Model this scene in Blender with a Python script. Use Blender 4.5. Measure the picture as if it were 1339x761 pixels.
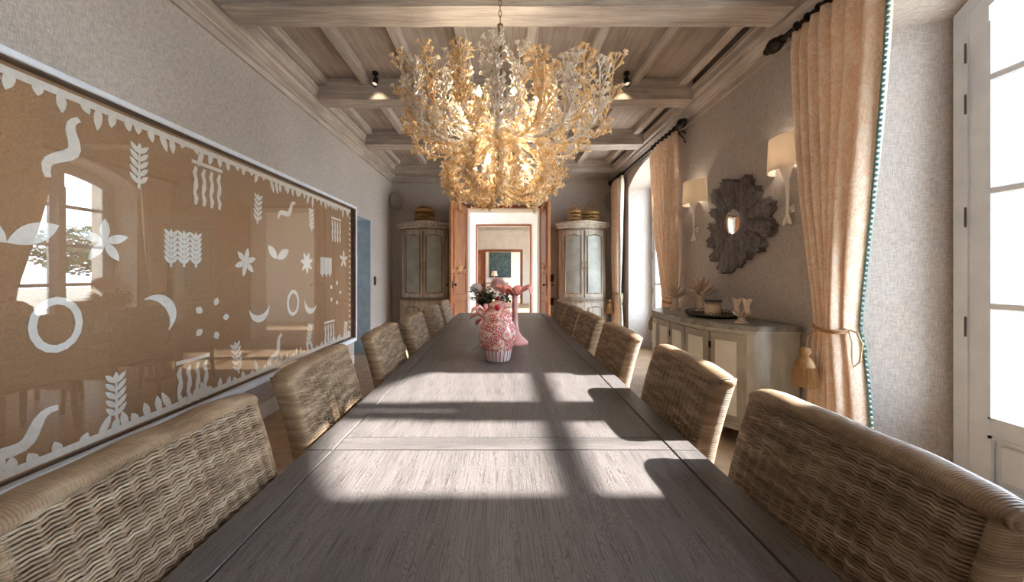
import bpy, math, random
from math import pi, sin, cos, radians, sqrt
from mathutils import Vector, Matrix
R = random.Random(7)
for o in list(bpy.data.objects): bpy.data.objects.remove(o)
SC = bpy.context.scene
COL = SC.collection

# ---------------------------------------------------------------- camera, light, exposure
F, CX, CY, H = 460.0, 657.0, 358.0, 1.27
cam = bpy.data.cameras.new('camera'); camo = bpy.data.objects.new('camera', cam); COL.objects.link(camo)
cam.sensor_width = 36.0; cam.lens = F / 1339 * 36
cam.shift_x = (669.5 - CX) / 1339; cam.shift_y = -(380.5 - CY) / 1339
cam.clip_start = 0.02; cam.clip_end = 300
camo.location = (0, 0, H); camo.rotation_euler = (pi / 2, 0, 0)
SC.camera = camo
SC.view_settings.view_transform = 'Standard'; SC.view_settings.look = 'None'
SC.view_settings.exposure = 0.0; SC.view_settings.gamma = 1.0
SC.view_settings.use_curve_mapping = False
SC.cycles.max_bounces = 14; SC.cycles.diffuse_bounces = 8; SC.cycles.transparent_max_bounces = 16; SC.cycles.sample_clamp_indirect = 6.0
w = bpy.data.worlds.new('sky'); SC.world = w; w.use_nodes = True
bg = w.node_tree.nodes['Background']; bg.inputs[0].default_value = (0.69, 0.84, 1.0, 1); bg.inputs[1].default_value = 27.0
sl = bpy.data.lights.new('sun', 'SUN'); sl.energy = 38.0; sl.color = (1.0, 0.965, 0.91); sl.angle = radians(0.9)
so = bpy.data.objects.new('sun', sl); COL.objects.link(so)
so.rotation_euler = Vector((-1, 0.0, -0.646)).to_track_quat('-Z', 'Y').to_euler()
so.location = (8, 1.3, 6)

# ---------------------------------------------------------------- helpers
def lin(r, g, b):
    f = lambda c: (c / 255 / 12.92) if c / 255 <= 0.04045 else ((c / 255 + 0.055) / 1.055) ** 2.4
    return (f(r), f(g), f(b), 1)

class MB:
    def __init__(s): s.v = []; s.f = []
    def add(s, vs, fs):
        n = len(s.v); s.v += [tuple(p) for p in vs]; s.f += [tuple(i + n for i in f) for f in fs]; return s
    def box(s, x0, x1, y0, y1, z0, z1):
        return s.add([(x0,y0,z0),(x1,y0,z0),(x1,y1,z0),(x0,y1,z0),(x0,y0,z1),(x1,y0,z1),(x1,y1,z1),(x0,y1,z1)],
                     [(3,2,1,0),(4,5,6,7),(0,1,5,4),(1,2,6,5),(2,3,7,6),(3,0,4,7)])
    def rbox(s, x0, x1, y0, y1, z0, z1, c=0.004):       # box with chamfered edges
        c = min(c, (x1-x0)/2.1, (y1-y0)/2.1, (z1-z0)/2.1)
        ring = lambda a, z: [(x0+a,y0,z),(x1-a,y0,z),(x1,y0+a,z),(x1,y1-a,z),(x1-a,y1,z),(x0+a,y1,z),(x0,y1-a,z),(x0,y0+a,z)]
        inn = lambda z: [(x0+c,y0+c,z),(x1-c,y0+c,z),(x1-c,y0+c,z),(x1-c,y1-c,z),(x1-c,y1-c,z),(x0+c,y1-c,z),(x0+c,y1-c,z),(x0+c,y0+c,z)]
        vs = ring(c, z0+c) + ring(c, z1-c)
        n = 8; fs = [(i,(i+1)%8,8+(i+1)%8,8+i) for i in range(8)]
        q0 = [(x0+c,y0+c,z0),(x1-c,y0+c,z0),(x1-c,y1-c,z0),(x0+c,y1-c,z0)]; q1 = [(p[0],p[1],z1) for p in q0]
        vs += q0 + q1
        def cap(b, q, flip):
            o = [(b+0,b+1,q+1,q+0),(b+1,b+2,q+1),(b+2,b+3,q+2,q+1),(b+3,b+4,q+2),(b+4,b+5,q+3,q+2),(b+5,b+6,q+3),(b+6,b+7,q+0,q+3),(b+7,b+0,q+0),(q,q+1,q+2,q+3)]
            return [tuple(reversed(t)) for t in o] if flip else o
        fs += cap(0, 16, True) + cap(8, 20, False)
        return s.add(vs, fs)
    def tube(s, pts, r, n=6, cap=True, closed=False):
        pts = [Vector(p) for p in pts]; m = len(pts)
        rr = r if isinstance(r, (list, tuple)) else [r] * m
        vs = []; up = None
        for i, p in enumerate(pts):
            if closed: t = pts[(i+1) % m] - pts[i-1]
            else: t = pts[min(i+1, m-1)] - pts[max(i-1, 0)]
            t = t.normalized() if t.length > 1e-9 else Vector((0,0,1))
            if up is None: up = Vector((0,0,1)) if abs(t.z) < .9 else Vector((1,0,0))
            a = (up - t * up.dot(t)); a = a.normalized() if a.length > 1e-6 else t.orthogonal().normalized()
            b = t.cross(a); up = a
            for k in range(n):
                an = 2*pi*k/n; vs.append(p + (a*cos(an) + b*sin(an)) * rr[i])
        fs = []
        for i in range(m if closed else m-1):
            j = (i+1) % m
            for k in range(n): fs.append((i*n+k, i*n+(k+1)%n, j*n+(k+1)%n, j*n+k))
        if cap and not closed: fs += [tuple(reversed(range(n))), tuple(range((m-1)*n, m*n))]
        return s.add(vs, fs)
    def lathe(s, prof, n=24, c=(0,0,0), sx=1, sy=1, M=None):
        vs = []
        for r, z in prof:
            for k in range(n):
                a = 2*pi*k/n; p = Vector((r*cos(a)*sx, r*sin(a)*sy, z))
                if M: p = M @ p
                vs.append((p[0]+c[0], p[1]+c[1], p[2]+c[2]))
        fs = []
        for i in range(len(prof)-1):
            for k in range(n): fs.append((i*n+k, i*n+(k+1)%n, (i+1)*n+(k+1)%n, (i+1)*n+k))
        if prof[0][0] > 1e-5: fs.append(tuple(reversed(range(n))))
        if prof[-1][0] > 1e-5: fs.append(tuple(range((len(prof)-1)*n, len(prof)*n)))
        return s.add(vs, fs)
    def grid(s, fn, nu, nv, closeu=False):
        vs = [fn(i/nu, j/nv) for j in range(nv+1) for i in range(nu + (0 if closeu else 1))]
        m = nu if closeu else nu+1
        fs = [(j*m+i, j*m+(i+1)%m, (j+1)*m+(i+1)%m, (j+1)*m+i) for j in range(nv) for i in range(nu)]
        return s.add(vs, fs)
    def prism(s, poly, fn0, fn1):      # polygon extruded between two maps of its points
        n = len(poly); vs = [fn0(p) for p in poly] + [fn1(p) for p in poly]
        fs = [tuple(reversed(range(n))), tuple(range(n, 2*n))] + [(i,(i+1)%n,n+(i+1)%n,n+i) for i in range(n)]
        return s.add(vs, fs)
    def loft(s, rings, close=True, cap=True):
        n = len(rings[0]); vs = [p for r in rings for p in r]; fs = []
        for i in range(len(rings)-1):
            for k in range(n if close else n-1): fs.append((i*n+k, i*n+(k+1)%n, (i+1)*n+(k+1)%n, (i+1)*n+k))
        if cap: fs += [tuple(reversed(range(n))), tuple(range((len(rings)-1)*n, len(rings)*n))]
        return s.add(vs, fs)
    def sphere(s, c, r, n=10, m=6, sq=(1,1,1)):
        return s.lathe([(max(1e-6, r*sin(pi*i/m)) if 0 < i < m else 0.0, -r*cos(pi*i/m)*sq[2]) for i in range(m+1)], n, c, sq[0], sq[1])

def obj(name, mb, mat, parent=None, smooth=True, ang=35, loc=None):
    me = bpy.data.meshes.new(name); me.from_pydata(mb.v, [], mb.f)
    import bmesh
    b = bmesh.new(); b.from_mesh(me); bmesh.ops.recalc_face_normals(b, faces=b.faces); b.to_mesh(me); b.free()
    if smooth:
        me.polygons.foreach_set('use_smooth', [True]*len(me.polygons))
        me.set_sharp_from_angle(angle=radians(ang))
    me.materials.append(mat); me.update()
    o = bpy.data.objects.new(name, me); COL.objects.link(o)
    if parent: o.parent = parent
    if loc: o.location = loc
    return o
def tag(o, label, cat, group=None, kind=None):
    if label: o['label'] = label
    if cat: o['category'] = cat
    if group: o['group'] = group
    if kind: o['kind'] = kind
    return o
def thing(name, label, cat, loc=(0,0,0), rz=0, group=None):
    o = bpy.data.objects.new(name, None); COL.objects.link(o); o.empty_display_size = .1
    o.location = loc; o.rotation_euler = (0,0,rz); return tag(o, label, cat, group)
def struct(name, mb, mat, label=None, cat=None, smooth=False, parent=None):
    o = obj(name, mb, mat, parent, smooth)
    if not parent: tag(o, label, cat, None, 'structure')
    return o
def dup(root, loc=None, rz=None, label=None, group=None):
    r = root.copy(); COL.objects.link(r)
    if loc is not None: r.location = loc
    if rz is not None: r.rotation_euler = (0,0,rz)
    if label: r['label'] = label
    if group: r['group'] = group
    for ch in list(root.children):
        c = ch.copy(); COL.objects.link(c); c.parent = r
        for g in list(ch.children):
            d = g.copy(); COL.objects.link(d); d.parent = c
    return r
def lamp(name, kind, loc, energy, color=(1,.78,.5), size=.03, parent=None, rot=None, spot=None):
    l = bpy.data.lights.new(name, kind); l.energy = energy; l.color = color
    if kind in ('POINT','SPOT'): l.shadow_soft_size = size
    if spot: l.spot_size = spot; l.spot_blend = .6
    o = bpy.data.objects.new(name, l); COL.objects.link(o); o.location = loc
    if rot: o.rotation_euler = rot
    if parent: o.parent = parent
    return o

# ---------------------------------------------------------------- materials
class NT:
    def __init__(s, name):
        s.m = bpy.data.materials.new(name); s.m.use_nodes = True; s.t = s.m.node_tree; s.t.nodes.clear()
        s.out = s.n('ShaderNodeOutputMaterial')
    def n(s, t, **k):
        d = s.t.nodes.new(t)
        for a, v in k.items():
            if a.startswith('i_'): d.inputs[int(a[2:])].default_value = v
            else: setattr(d, a, v)
        return d
    def l(s, a, b, i=0, j=0):
        a = a.outputs[i] if not hasattr(a, 'is_output') else a
        s.t.links.new(a, b.inputs[j]); return b
    def coord(s, scale=(1,1,1), rot=(0,0,0)):
        tc = s.n('ShaderNodeTexCoord'); mp = s.n('ShaderNodeMapping'); s.t.links.new(tc.outputs['Object'], mp.inputs[0])
        mp.inputs['Scale'].default_value = scale; mp.inputs['Rotation'].default_value = rot; return mp
    def noise(s, co, scale=5, detail=4, rough=.55, dist=0):
        d = s.n('ShaderNodeTexNoise'); s.t.links.new(co.outputs[0], d.inputs['Vector'])
        d.inputs['Scale'].default_value = scale; d.inputs['Detail'].default_value = detail
        d.inputs['Roughness'].default_value = rough; d.inputs['Distortion'].default_value = dist; return d
    def ramp(s, fac, stops, socket=0):
        d = s.n('ShaderNodeValToRGB'); s.t.links.new(fac.outputs[socket], d.inputs[0]); e = d.color_ramp.elements
        while len(e) < len(stops): e.new(.5)
        for x, (p, c) in zip(e, stops): x.position = p; x.color = c
        return d
    def mix(s, a, b, fac=.5, mode='MIX'):
        d = s.n('ShaderNodeMix', data_type='RGBA', blend_type=mode)
        for v, i in ((a, 6), (b, 7)):
            if isinstance(v, tuple): d.inputs[i].default_value = v
            else: s.t.links.new(v, d.inputs[i])
        if isinstance(fac, (int, float)): d.inputs[0].default_value = fac
        else: s.t.links.new(fac, d.inputs[0])
        return d
    def bsdf(s, color, rough=.6, metal=0, spec=.4, bump=None, bstr=.3, bdist=.002):
        p = s.n('ShaderNodeBsdfPrincipled'); p.inputs['Roughness'].default_value = rough
        p.inputs['Metallic'].default_value = metal; p.inputs['Specular IOR Level'].default_value = spec
        if isinstance(color, tuple): p.inputs['Base Color'].default_value = color
        else: s.t.links.new(color, p.inputs['Base Color'])
        if bump is not None:
            b = s.n('ShaderNodeBump'); b.inputs['Strength'].default_value = bstr; b.inputs['Distance'].default_value = bdist
            s.t.links.new(bump, b.inputs['Height']); s.t.links.new(b.outputs[0], p.inputs['Normal'])
        s.t.links.new(p.outputs[0], s.out.inputs[0]); s.p = p; return s.m

def plain(name, c1, c2=None, rough=.6, metal=0, scale=8, spec=.4, bstr=.15, stretch=(1,1,1), lo=.35, hi=.65):
    t = NT(name); co = t.coord(stretch); nz = t.noise(co, scale, 5)
    c2 = c2 or tuple(x*.85 for x in c1[:3]) + (1,)
    r = t.ramp(nz, [(lo, c2), (hi, c1)])
    return t.bsdf(r.outputs[0], rough, metal, spec, nz.outputs[0], bstr)

def limewood(name, axis, c1, c2, c3, rough=.75, fine=1.0):
    t = NT(name); g = [22*fine]*3; g[axis] = 1.3; co = t.coord(tuple(g))
    n1 = t.noise(co, 1.0, 6, .65, .6); g2 = [110*fine]*3; g2[axis] = 3.5; n2 = t.noise(t.coord(tuple(g2)), 1.0, 3, .6)
    n3 = t.noise(t.coord(), 2.2, 3)
    a = t.ramp(n1, [(.30, c3), (.5, c2), (.68, c1)]); b = t.ramp(n2, [(.35, tuple(x*.72 for x in c2[:3])+(1,)), (.6, c1)])
    m = t.mix(a.outputs[0], b.outputs[0], .35); k = t.ramp(n3, [(.3, (.82,.80,.78,1)), (.7, (1.1,1.1,1.1,1))])
    m2 = t.mix(m.outputs[2], k.outputs[0], 1.0, 'MULTIPLY')
    return t.bsdf(m2.outputs[2], rough, 0, .25, n2.outputs[0], .25)

def grasscloth(name, c1, c2):
    t = NT(name)
    h = t.noise(t.coord((34,34,420)), 1.0, 2, .5); v = t.noise(t.coord((420,420,26)), 1.0, 2, .5); b = t.noise(t.coord(), 1.1, 3)
    m = t.mix(h.outputs[0], v.outputs[0], .5)
    r = t.n('ShaderNodeValToRGB'); t.t.links.new(m.outputs[2], r.inputs[0]); e = r.color_ramp.elements
    e[0].position = .40; e[0].color = c2; e[1].position = .60; e[1].color = c1
    k = t.ramp(b, [(.3, (.92,.92,.92,1)), (.7, (1.05,1.05,1.05,1))])
    m2 = t.mix(r.outputs[0], k.outputs[0], 1.0, 'MULTIPLY')
    return t.bsdf(m2.outputs[2], .85, 0, .15, m.outputs[2], .5, .003)

def thin_glass(name, r0=.04, rough=0.0, tint=(1,1,1,1)):      # two-sided thin pane: the same reflectance from either face
    t = NT(name); lw = t.n('ShaderNodeLayerWeight'); lw.inputs[0].default_value = .5
    pw = t.n('ShaderNodeMath', operation='POWER'); t.t.links.new(lw.outputs['Facing'], pw.inputs[0]); pw.inputs[1].default_value = 4.0
    mu = t.n('ShaderNodeMath', operation='MULTIPLY_ADD'); t.t.links.new(pw.outputs[0], mu.inputs[0]); mu.inputs[1].default_value = 1-r0; mu.inputs[2].default_value = r0
    a = t.n('ShaderNodeBsdfTransparent'); a.inputs[0].default_value = tint
    g = t.n('ShaderNodeBsdfGlossy'); g.inputs['Roughness'].default_value = rough
    m = t.n('ShaderNodeMixShader'); t.t.links.new(mu.outputs[0], m.inputs[0]); t.t.links.new(a.outputs[0], m.inputs[1]); t.t.links.new(g.outputs[0], m.inputs[2])
    t.t.links.new(m.outputs[0], t.out.inputs[0]); return t.m

def translucent(name, color, tcol, fac=.4, rough=.7, spec=.3, bump=None, bstr=.3, t=None):
    t = t or NT(name); t.bsdf(color, rough, 0, spec, bump, bstr)
    tr = t.n('ShaderNodeBsdfTranslucent')
    if isinstance(tcol, tuple): tr.inputs[0].default_value = tcol
    else: t.t.links.new(tcol, tr.inputs[0])
    m = t.n('ShaderNodeMixShader'); m.inputs[0].default_value = fac
    t.t.links.new(t.p.outputs[0], m.inputs[1]); t.t.links.new(tr.outputs[0], m.inputs[2]); t.t.links.new(m.outputs[0], t.out.inputs[0]); return t.m

def emit(name, color, s):
    t = NT(name); e = t.n('ShaderNodeEmission'); e.inputs[0].default_value = color; e.inputs[1].default_value = s
    t.t.links.new(e.outputs[0], t.out.inputs[0]); return t.m

M_WALL = grasscloth('grasscloth', lin(190,181,174), lin(154,146,140))
LW = (lin(192,183,175), lin(166,156,149), lin(124,115,109))
M_BX = limewood('limewash_x', 0, *LW); M_BY = limewood('limewash_y', 1, *LW); M_BZ = limewood('limewash_z', 2, lin(184,174,162), lin(150,140,129), lin(92,82,73))
M_BZD = limewood('limewash_edge', 2, lin(138,124,108), lin(112,98,84), lin(74,62,52))
M_CEIL = limewood('limewash_panel', 1, lin(178,167,159), lin(154,143,136), lin(128,118,112))
def oak(name, axis):
    t = NT(name); g = [9.0]*3; g[axis] = .55; co = t.coord(tuple(g))
    n1 = t.noise(co, 1.0, 3, .5, 1.2)
    wv = t.n('ShaderNodeTexWave', wave_type='BANDS', bands_direction='X' if axis == 1 else 'Y'); t.t.links.new(t.coord(tuple(1.0 if i != axis else .10 for i in range(3))).outputs[0], wv.inputs['Vector'])
    wv.inputs['Scale'].default_value = 22; wv.inputs['Distortion'].default_value = 110; wv.inputs['Detail'].default_value = .6; wv.inputs['Detail Scale'].default_value = 2.4
    g2 = [420.0]*3; g2[axis] = 9.0; n2 = t.noise(t.coord(tuple(g2)), 1.0, 2, .5)
    a = t.ramp(n1, [(.3, lin(92,88,87)), (.7, lin(115,109,107))])
    b = t.ramp(wv, [(.0, (.40,.39,.38,1)), (.22, (.92,.92,.92,1)), (1, (1.07,1.07,1.07,1))]); c = t.ramp(n2, [(.36, (.45,.43,.42,1)), (.50, (1,1,1,1)), (.7, (1.12,1.12,1.12,1))])
    m = t.mix(a.outputs[0], b.outputs[0], .75, 'MULTIPLY'); m2 = t.mix(m.outputs[2], c.outputs[0], .8, 'MULTIPLY')
    return t.bsdf(m2.outputs[2], .42, 0, .45, n2.outputs[0], .18, .001)
M_OAK = oak('weathered_oak', 1); M_OAKX = oak('weathered_oak_cross', 0)
def wicker(name, c1, c2, c3, wave=None):
    t = NT(name); n1 = t.noise(t.coord((9,9,60)), 1.0, 4, .6); n2 = t.noise(t.coord(), 90, 2)
    r = t.ramp(n1, [(.28, c3), (.5, c2), (.72, c1)]); hgt = n2.outputs[0]; col = r.outputs[0]
    if wave:
        wv = t.n('ShaderNodeTexWave', wave_type='BANDS', bands_direction=wave); t.t.links.new(t.coord().outputs[0], wv.inputs['Vector'])
        wv.inputs['Scale'].default_value = 74; wv.inputs['Distortion'].default_value = 1.0; wv.inputs['Detail'].default_value = 1
        k = t.ramp(wv, [(0, (.74,.72,.70,1)), (.4, (1,1,1,1))]); mm = t.mix(col, k.outputs[0], .8, 'MULTIPLY'); col = mm.outputs[2]; hgt = wv.outputs[1]
    return t.bsdf(col, .5, 0, .4, hgt, .6, .003)
M_WICK = wicker('wicker', lin(182,163,140), lin(144,121,97), lin(94,74,54))
M_WRAPY = wicker('wicker_wrap_y', lin(178,154,126), lin(148,122,94), lin(112,88,64), 'Y')
M_WRAPZ = wicker('wicker_wrap_z', lin(182,158,128), lin(152,126,98), lin(116,92,66), 'Z')
M_WHITE = plain('white_paint', lin(226,234,244), lin(215,224,235), .45, bstr=.03)
M_PLASTER = plain('white_plaster', lin(232,228,222), lin(222,217,210), .8, scale=4)
M_BASEB = plain('pale_paint', lin(205,202,200), lin(190,187,186), .5, bstr=.03)
M_BLUE = plain('pale_blue_paint', lin(168,182,192), lin(150,166,178), .6)
M_DARK = plain('dark_bronze', lin(48,38,32), lin(28,22,18), .45, .6)
M_IRON = plain('black_iron', lin(30,27,26), lin(18,16,15), .5, .4)
M_BROWNCAN = plain('brown_linen', lin(158,126,94), lin(144,113,83), .8, scale=120, bstr=.1)
M_CUT = plain('white_paper', lin(230,228,222), lin(220,217,210), .8, scale=40, bstr=.03)
M_FRAMEIN = plain('dark_brown_wood', lin(92,70,52), lin(66,48,36), .5)
M_GLASS = thin_glass('window_glass', .03)
M_PICGLASS = thin_glass('picture_glass', .10)
M_CREAM = plain('cream_ceramic', lin(214,196,176), lin(186,166,146), .5, scale=40)
M_PINE = plain('honey_pine', lin(178,120,78), lin(132,82,50), .5, scale=3, stretch=(9,9,1))
M_PINEL = plain('carved_pine', lin(206,160,118), lin(170,122,84), .55, scale=30)
M_REDWOOD = plain('red_brown_wood', lin(150,84,52), lin(110,58,36), .45, scale=3, stretch=(9,9,1))
M_GPAINT = plain('grey_green_paint', lin(186,183,172), lin(164,160,149), .55, scale=5, stretch=(3,3,1))
M_GPANEL = plain('pale_grey_panel', lin(222,218,208), lin(206,202,192), .6, scale=4)
M_GFRAME = plain('taupe_paint', lin(158,150,138), lin(138,130,119), .55, scale=6)
M_CUPP = plain('grey_cupboard_panel', lin(150,150,144), lin(128,128,122), .6, scale=5)
M_GTOP = plain('grey_stone_top', lin(150,147,138), lin(104,102,96), .4, scale=22)
M_BRASS = plain('aged_brass', lin(140,112,70), lin(96,74,44), .35, .8)
M_RATTAN = plain('straw_rattan', lin(196,158,100), lin(150,112,66), .6, scale=60)
M_SUN = limewood('grey_driftwood', 2, lin(138,130,129), lin(92,85,86), lin(42,38,40), .6)
M_MIRROR = plain('mirror', (.9,.92,.9,1), (.85,.88,.86,1), .03, 1, bstr=0)
M_GREENLEAF = plain('green_leaf', lin(66,88,50), lin(34,52,30), .45, scale=30)
M_STEM = plain('stem_green', lin(84,104,56), lin(58,78,40), .6)
M_BLOOM = translucent('pink_petals', lin(226,190,188), lin(236,190,184), .3)
M_BLOOMW = translucent('white_petals', lin(232,222,218), lin(236,226,220), .3)
M_CORD = plain('gold_cord', lin(168,132,90), lin(122,90,56), .7, scale=200)
M_PALECORD = plain('pale_cord', lin(206,190,160), lin(176,158,126), .7, scale=200)
M_TEAL = plain('teal_trim', lin(122,158,158), lin(84,122,126), .8, scale=200)
M_SHADE = translucent('linen_shade', lin(244,236,226), lin(250,240,226), .5, .8)
M_SWITCH = plain('bronze_plate', lin(92,72,58), lin(74,57,46), .4, .5)
M_DISC = plain('grey_speaker_cloth', lin(142,130,120), lin(126,115,106), .85, scale=200)
M_STONE = plain('pale_stone', lin(222,214,200), lin(200,190,174), .9, scale=6)
M_BARK = plain('bark', lin(96,80,64), lin(66,54,42), .9, scale=20)
M_CRYST = None
t = NT('gold_glass'); nz = t.noise(t.coord(), 26, 3); rr = t.ramp(nz, [(.32, lin(222,182,118)), (.52, lin(240,216,174)), (.7, lin(250,242,226))])
M_CRYST = translucent('gold_glass', rr.outputs[0], rr.outputs[0], .42, .10, .9, nz.outputs[0], .3, t)
t = NT('pale_glass'); nz = t.noise(t.coord(), 26, 3); rr = t.ramp(nz, [(.32, lin(206,190,168)), (.55, lin(232,226,216)), (.7, lin(248,246,242))])
M_CRYSTW = translucent('pale_glass', rr.outputs[0], rr.outputs[0], .35, .10, .9, nz.outputs[0], .3, t)
M_BULB = emit('bulb_glow', (1, .72, .36, 1), 22)
M_SBULB = emit('sconce_glow', (1, .74, .42, 1), 8)
M_MEDAL = plain('medallion_glaze', lin(232,206,196), lin(218,180,168), .15, scale=60)
M_GLOW = emit('spot_glow', (1,.85,.62,1), .9)
M_PINK = plain('pink_glaze', lin(230,168,166), lin(214,146,144), .28, scale=14, spec=.6, bstr=.1)
M_PINKL = plain('pink_glaze_leaf', lin(230,146,132), lin(212,118,106), .28, scale=20, spec=.6, bstr=.1)
M_TRAY = plain('dark_tray', lin(74,68,60), lin(50,45,40), .35, .5)
M_WAX = translucent('candle_wax', lin(240,222,186), lin(240,214,160), .3, .4)
M_JARGL = thin_glass('jar_glass', .05)
M_PAINTING = plain('dark_green_canvas', lin(70,92,92), lin(34,48,52), .7, scale=5)

def floor_mat():
    t = NT('stone_tiles'); co = t.coord((1,1,1))
    br = t.n('ShaderNodeTexBrick'); t.t.links.new(co.outputs[0], br.inputs['Vector'])
    br.inputs['Scale'].default_value = 1.0; br.inputs['Brick Width'].default_value = .62; br.inputs['Row Height'].default_value = .42
    br.inputs['Mortar Size'].default_value = .006; br.inputs['Color1'].default_value = lin(190,166,138); br.inputs['Color2'].default_value = lin(168,142,114); br.inputs['Mortar'].default_value = lin(196,178,152)
    nz = t.noise(co, 7, 6, .6); k = t.ramp(nz, [(.3, (.68,.64,.6,1)), (.7, (1.15,1.12,1.08,1))])
    m = t.mix(br.outputs[0], k.outputs[0], 1, 'MULTIPLY')
    return t.bsdf(m.outputs[2], .32, 0, .5, nz.outputs[0], .1)
M_FLOOR = floor_mat()

def curtain_mat():
    t = NT('damask_curtain'); co = t.coord((1.0,1.0,.6))
    n1 = t.noise(co, 9, 3, .5, 2.6); n2 = t.noise(co, 22, 2, .5, 3.5)
    a = t.ramp(n1, [(.44, lin(248,238,224)), (.495, lin(212,158,118)), (.54, lin(246,234,218)), (.60, lin(226,184,150))]); b = t.ramp(n2, [(.44, lin(248,240,228)), (.5, lin(222,178,142)), (.56, lin(246,236,222))])
    m = t.mix(a.outputs[0], b.outputs[0], .5)
    f = t.noise(t.coord(), 500, 1)
    return translucent('damask_curtain', m.outputs[2], lin(246,234,218), .26, .6, .3, f.outputs[0], .1, t)
M_CURT = curtain_mat()

def porcelain_mat():
    t = NT('red_white_porcelain'); co = t.coord()
    vo = t.n('ShaderNodeTexVoronoi', feature='DISTANCE_TO_EDGE'); t.t.links.new(co.outputs[0], vo.inputs['Vector']); vo.inputs['Scale'].default_value = 85
    r = t.ramp(vo, [(.04, lin(236,222,216)), (.10, lin(188,58,48))])
    nz = t.noise(co, 16, 2, .5, 1.0); k = t.ramp(nz, [(.50, (0,0,0,1)), (.56, (1,1,1,1))])
    vo2 = t.n('ShaderNodeTexVoronoi'); t.t.links.new(co.outputs[0], vo2.inputs['Vector']); vo2.inputs['Scale'].default_value = 60
    r2 = t.ramp(vo2, [(.2, lin(214,96,60)), (.5, lin(240,214,200))])
    m = t.mix(r.outputs[0], r2.outputs[0], k.outputs[0])
    return t.bsdf(m.outputs[2], .15, 0, .6)
M_PORC = porcelain_mat()
def stripes_mat():
    t = NT('striped_porcelain'); co = t.n('ShaderNodeTexCoord')
    g = t.n('ShaderNodeTexGradient', gradient_type='RADIAL'); t.t.links.new(co.outputs['Object'], g.inputs[0])
    mu = t.n('ShaderNodeMath', operation='MULTIPLY'); t.t.links.new(g.outputs[1], mu.inputs[0]); mu.inputs[1].default_value = 22
    fr = t.n('ShaderNodeMath', operation='FRACT'); t.t.links.new(mu.outputs[0], fr.inputs[0])
    r = t.ramp(fr, [(.0, lin(178,48,48)), (.24, lin(178,48,48)), (.28, lin(238,226,222)), (.62, lin(226,206,204)), (.66, lin(120,96,110)), (.72, lin(238,226,222))])
    return t.bsdf(r.outputs[0], .15, 0, .6)
M_PSTR = stripes_mat()

# ---------------------------------------------------------------- the room
XL, XR, YB, YN, ZC = -2.11, 2.17, 6.74, -4.2, 3.33
XW, XO = 2.55, 2.95                                     # window plane, outer face of the thick wall
struct('floor', MB().box(-4.5, 2.95, YN-.1, 19, -.1, 0), M_FLOOR, 'warm tan stone tile floor under the dining table', 'floor')

# left wall with a doorway
D0, D1, DZ = 4.99, 5.64, 2.13
m = MB(); m.box(XL-.32, XL, YN, D0, 0, ZC); m.box(XL-.32, XL, D1, YB, 0, ZC); m.box(XL-.32, XL, D0, D1, DZ, ZC)
struct('wall_left', m, M_WALL, 'taupe grasscloth wall behind the huge brown picture', 'wall')
d = struct('door_1', MB().box(XL-.31, XL-.26, D0-.1+.11, D1-.011, 0, DZ-.01), M_BLUE, 'pale blue closed door deep in the side wall opening', 'door')
obj('lining', MB().box(XL-.26, XL-.001, D1-.012, D1, 0, DZ).box(XL-.26, XL-.001, D0, D0+.012, 0, DZ).box(XL-.26, XL-.001, D0, D1, DZ-.012, DZ), M_BLUE, d, False)
for a, b in ((.2, .95), (1.05, 1.95)):
    obj('door_panel', MB().rbox(XL-.262, XL-.25, D0+.1, D1-.1, a, b), M_BLUE, d, False)
obj('door_handle', MB().tube([(XL-.26, D0+.08, 1.0), (XL-.21, D0+.08, 1.0), (XL-.21, D0+.18, 1.0)], .008, 8), M_BRASS, d)

# right wall with two arched window openings, plus an added unseen third for daylight
ZS, RISE = 2.74, .25
WINS = [dict(i0=-3.37, i1=-1.69, w0=-3.19, w1=-1.87), dict(i0=.49, i1=2.17, w0=.68, w1=1.99), dict(i0=4.36, i1=6.05, w0=4.53, w1=6.015)]
NA = 20
def contour(y0, y1, zs, rise):
    pts = [(y0, 0.0), (y0, zs)]; c = (y0+y1)/2; hw = (y1-y0)/2; rad = (hw*hw+rise*rise)/(2*rise); zc = zs+rise-rad
    for k in range(1, NA):
        y = y0 + (y1-y0)*k/NA; pts.append((y, zc+sqrt(rad*rad-(y-c)**2)))
    return pts + [(y1, zs), (y1, 0.0)]
m = MB()
def face_with_holes(x, cs, ztop):
    y = YN
    for c in cs:
        m.add([(x,y,0),(x,c[0][0],0),(x,c[0][0],ztop),(x,y,ztop)], [(0,1,2,3)])
        for a, b in zip(c[1:-2], c[2:-1]):
            m.add([(x,a[0],a[1]),(x,b[0],b[1]),(x,b[0],ztop),(x,a[0],ztop)], [(0,1,2,3)])
        y = c[-1][0]
    m.add([(x,y,0),(x,YB,0),(x,YB,ztop),(x,y,ztop)], [(0,1,2,3)])
ci = [contour(w_['i0'], w_['i1'], ZS, RISE) for w_ in WINS]; cw = [contour(w_['w0'], w_['w1'], ZS-.02, RISE-.02) for w_ in WINS]
co_ = [contour(w_['w0']-.03, w_['w1']+.03, ZS+.28, RISE) for w_ in WINS]; cw2 = [contour(w_['w0']-.03, w_['w1']+.03, ZS+.02, RISE-.02) for w_ in WINS]
face_with_holes(XR, ci, ZC); 
for a, b in zip(ci, cw):
    m.loft([[(XR,p[0],p[1]) for p in a], [(XW+.06,p[0],p[1]) for p in b]], False, False)
struct('wall_right', m, M_WALL, 'taupe grasscloth wall with two arched window recesses', 'wall')
m = MB(); face_with_holes(XO, co_, 3.6)
for a, b in zip(cw2, co_):
    m.loft([[(XW+.06,p[0],p[1]) for p in a], [(XO,p[0],p[1]) for p in b]], False, False)
m.box(XR, XO, YN, YB, ZC+.02, 3.6)
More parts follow.
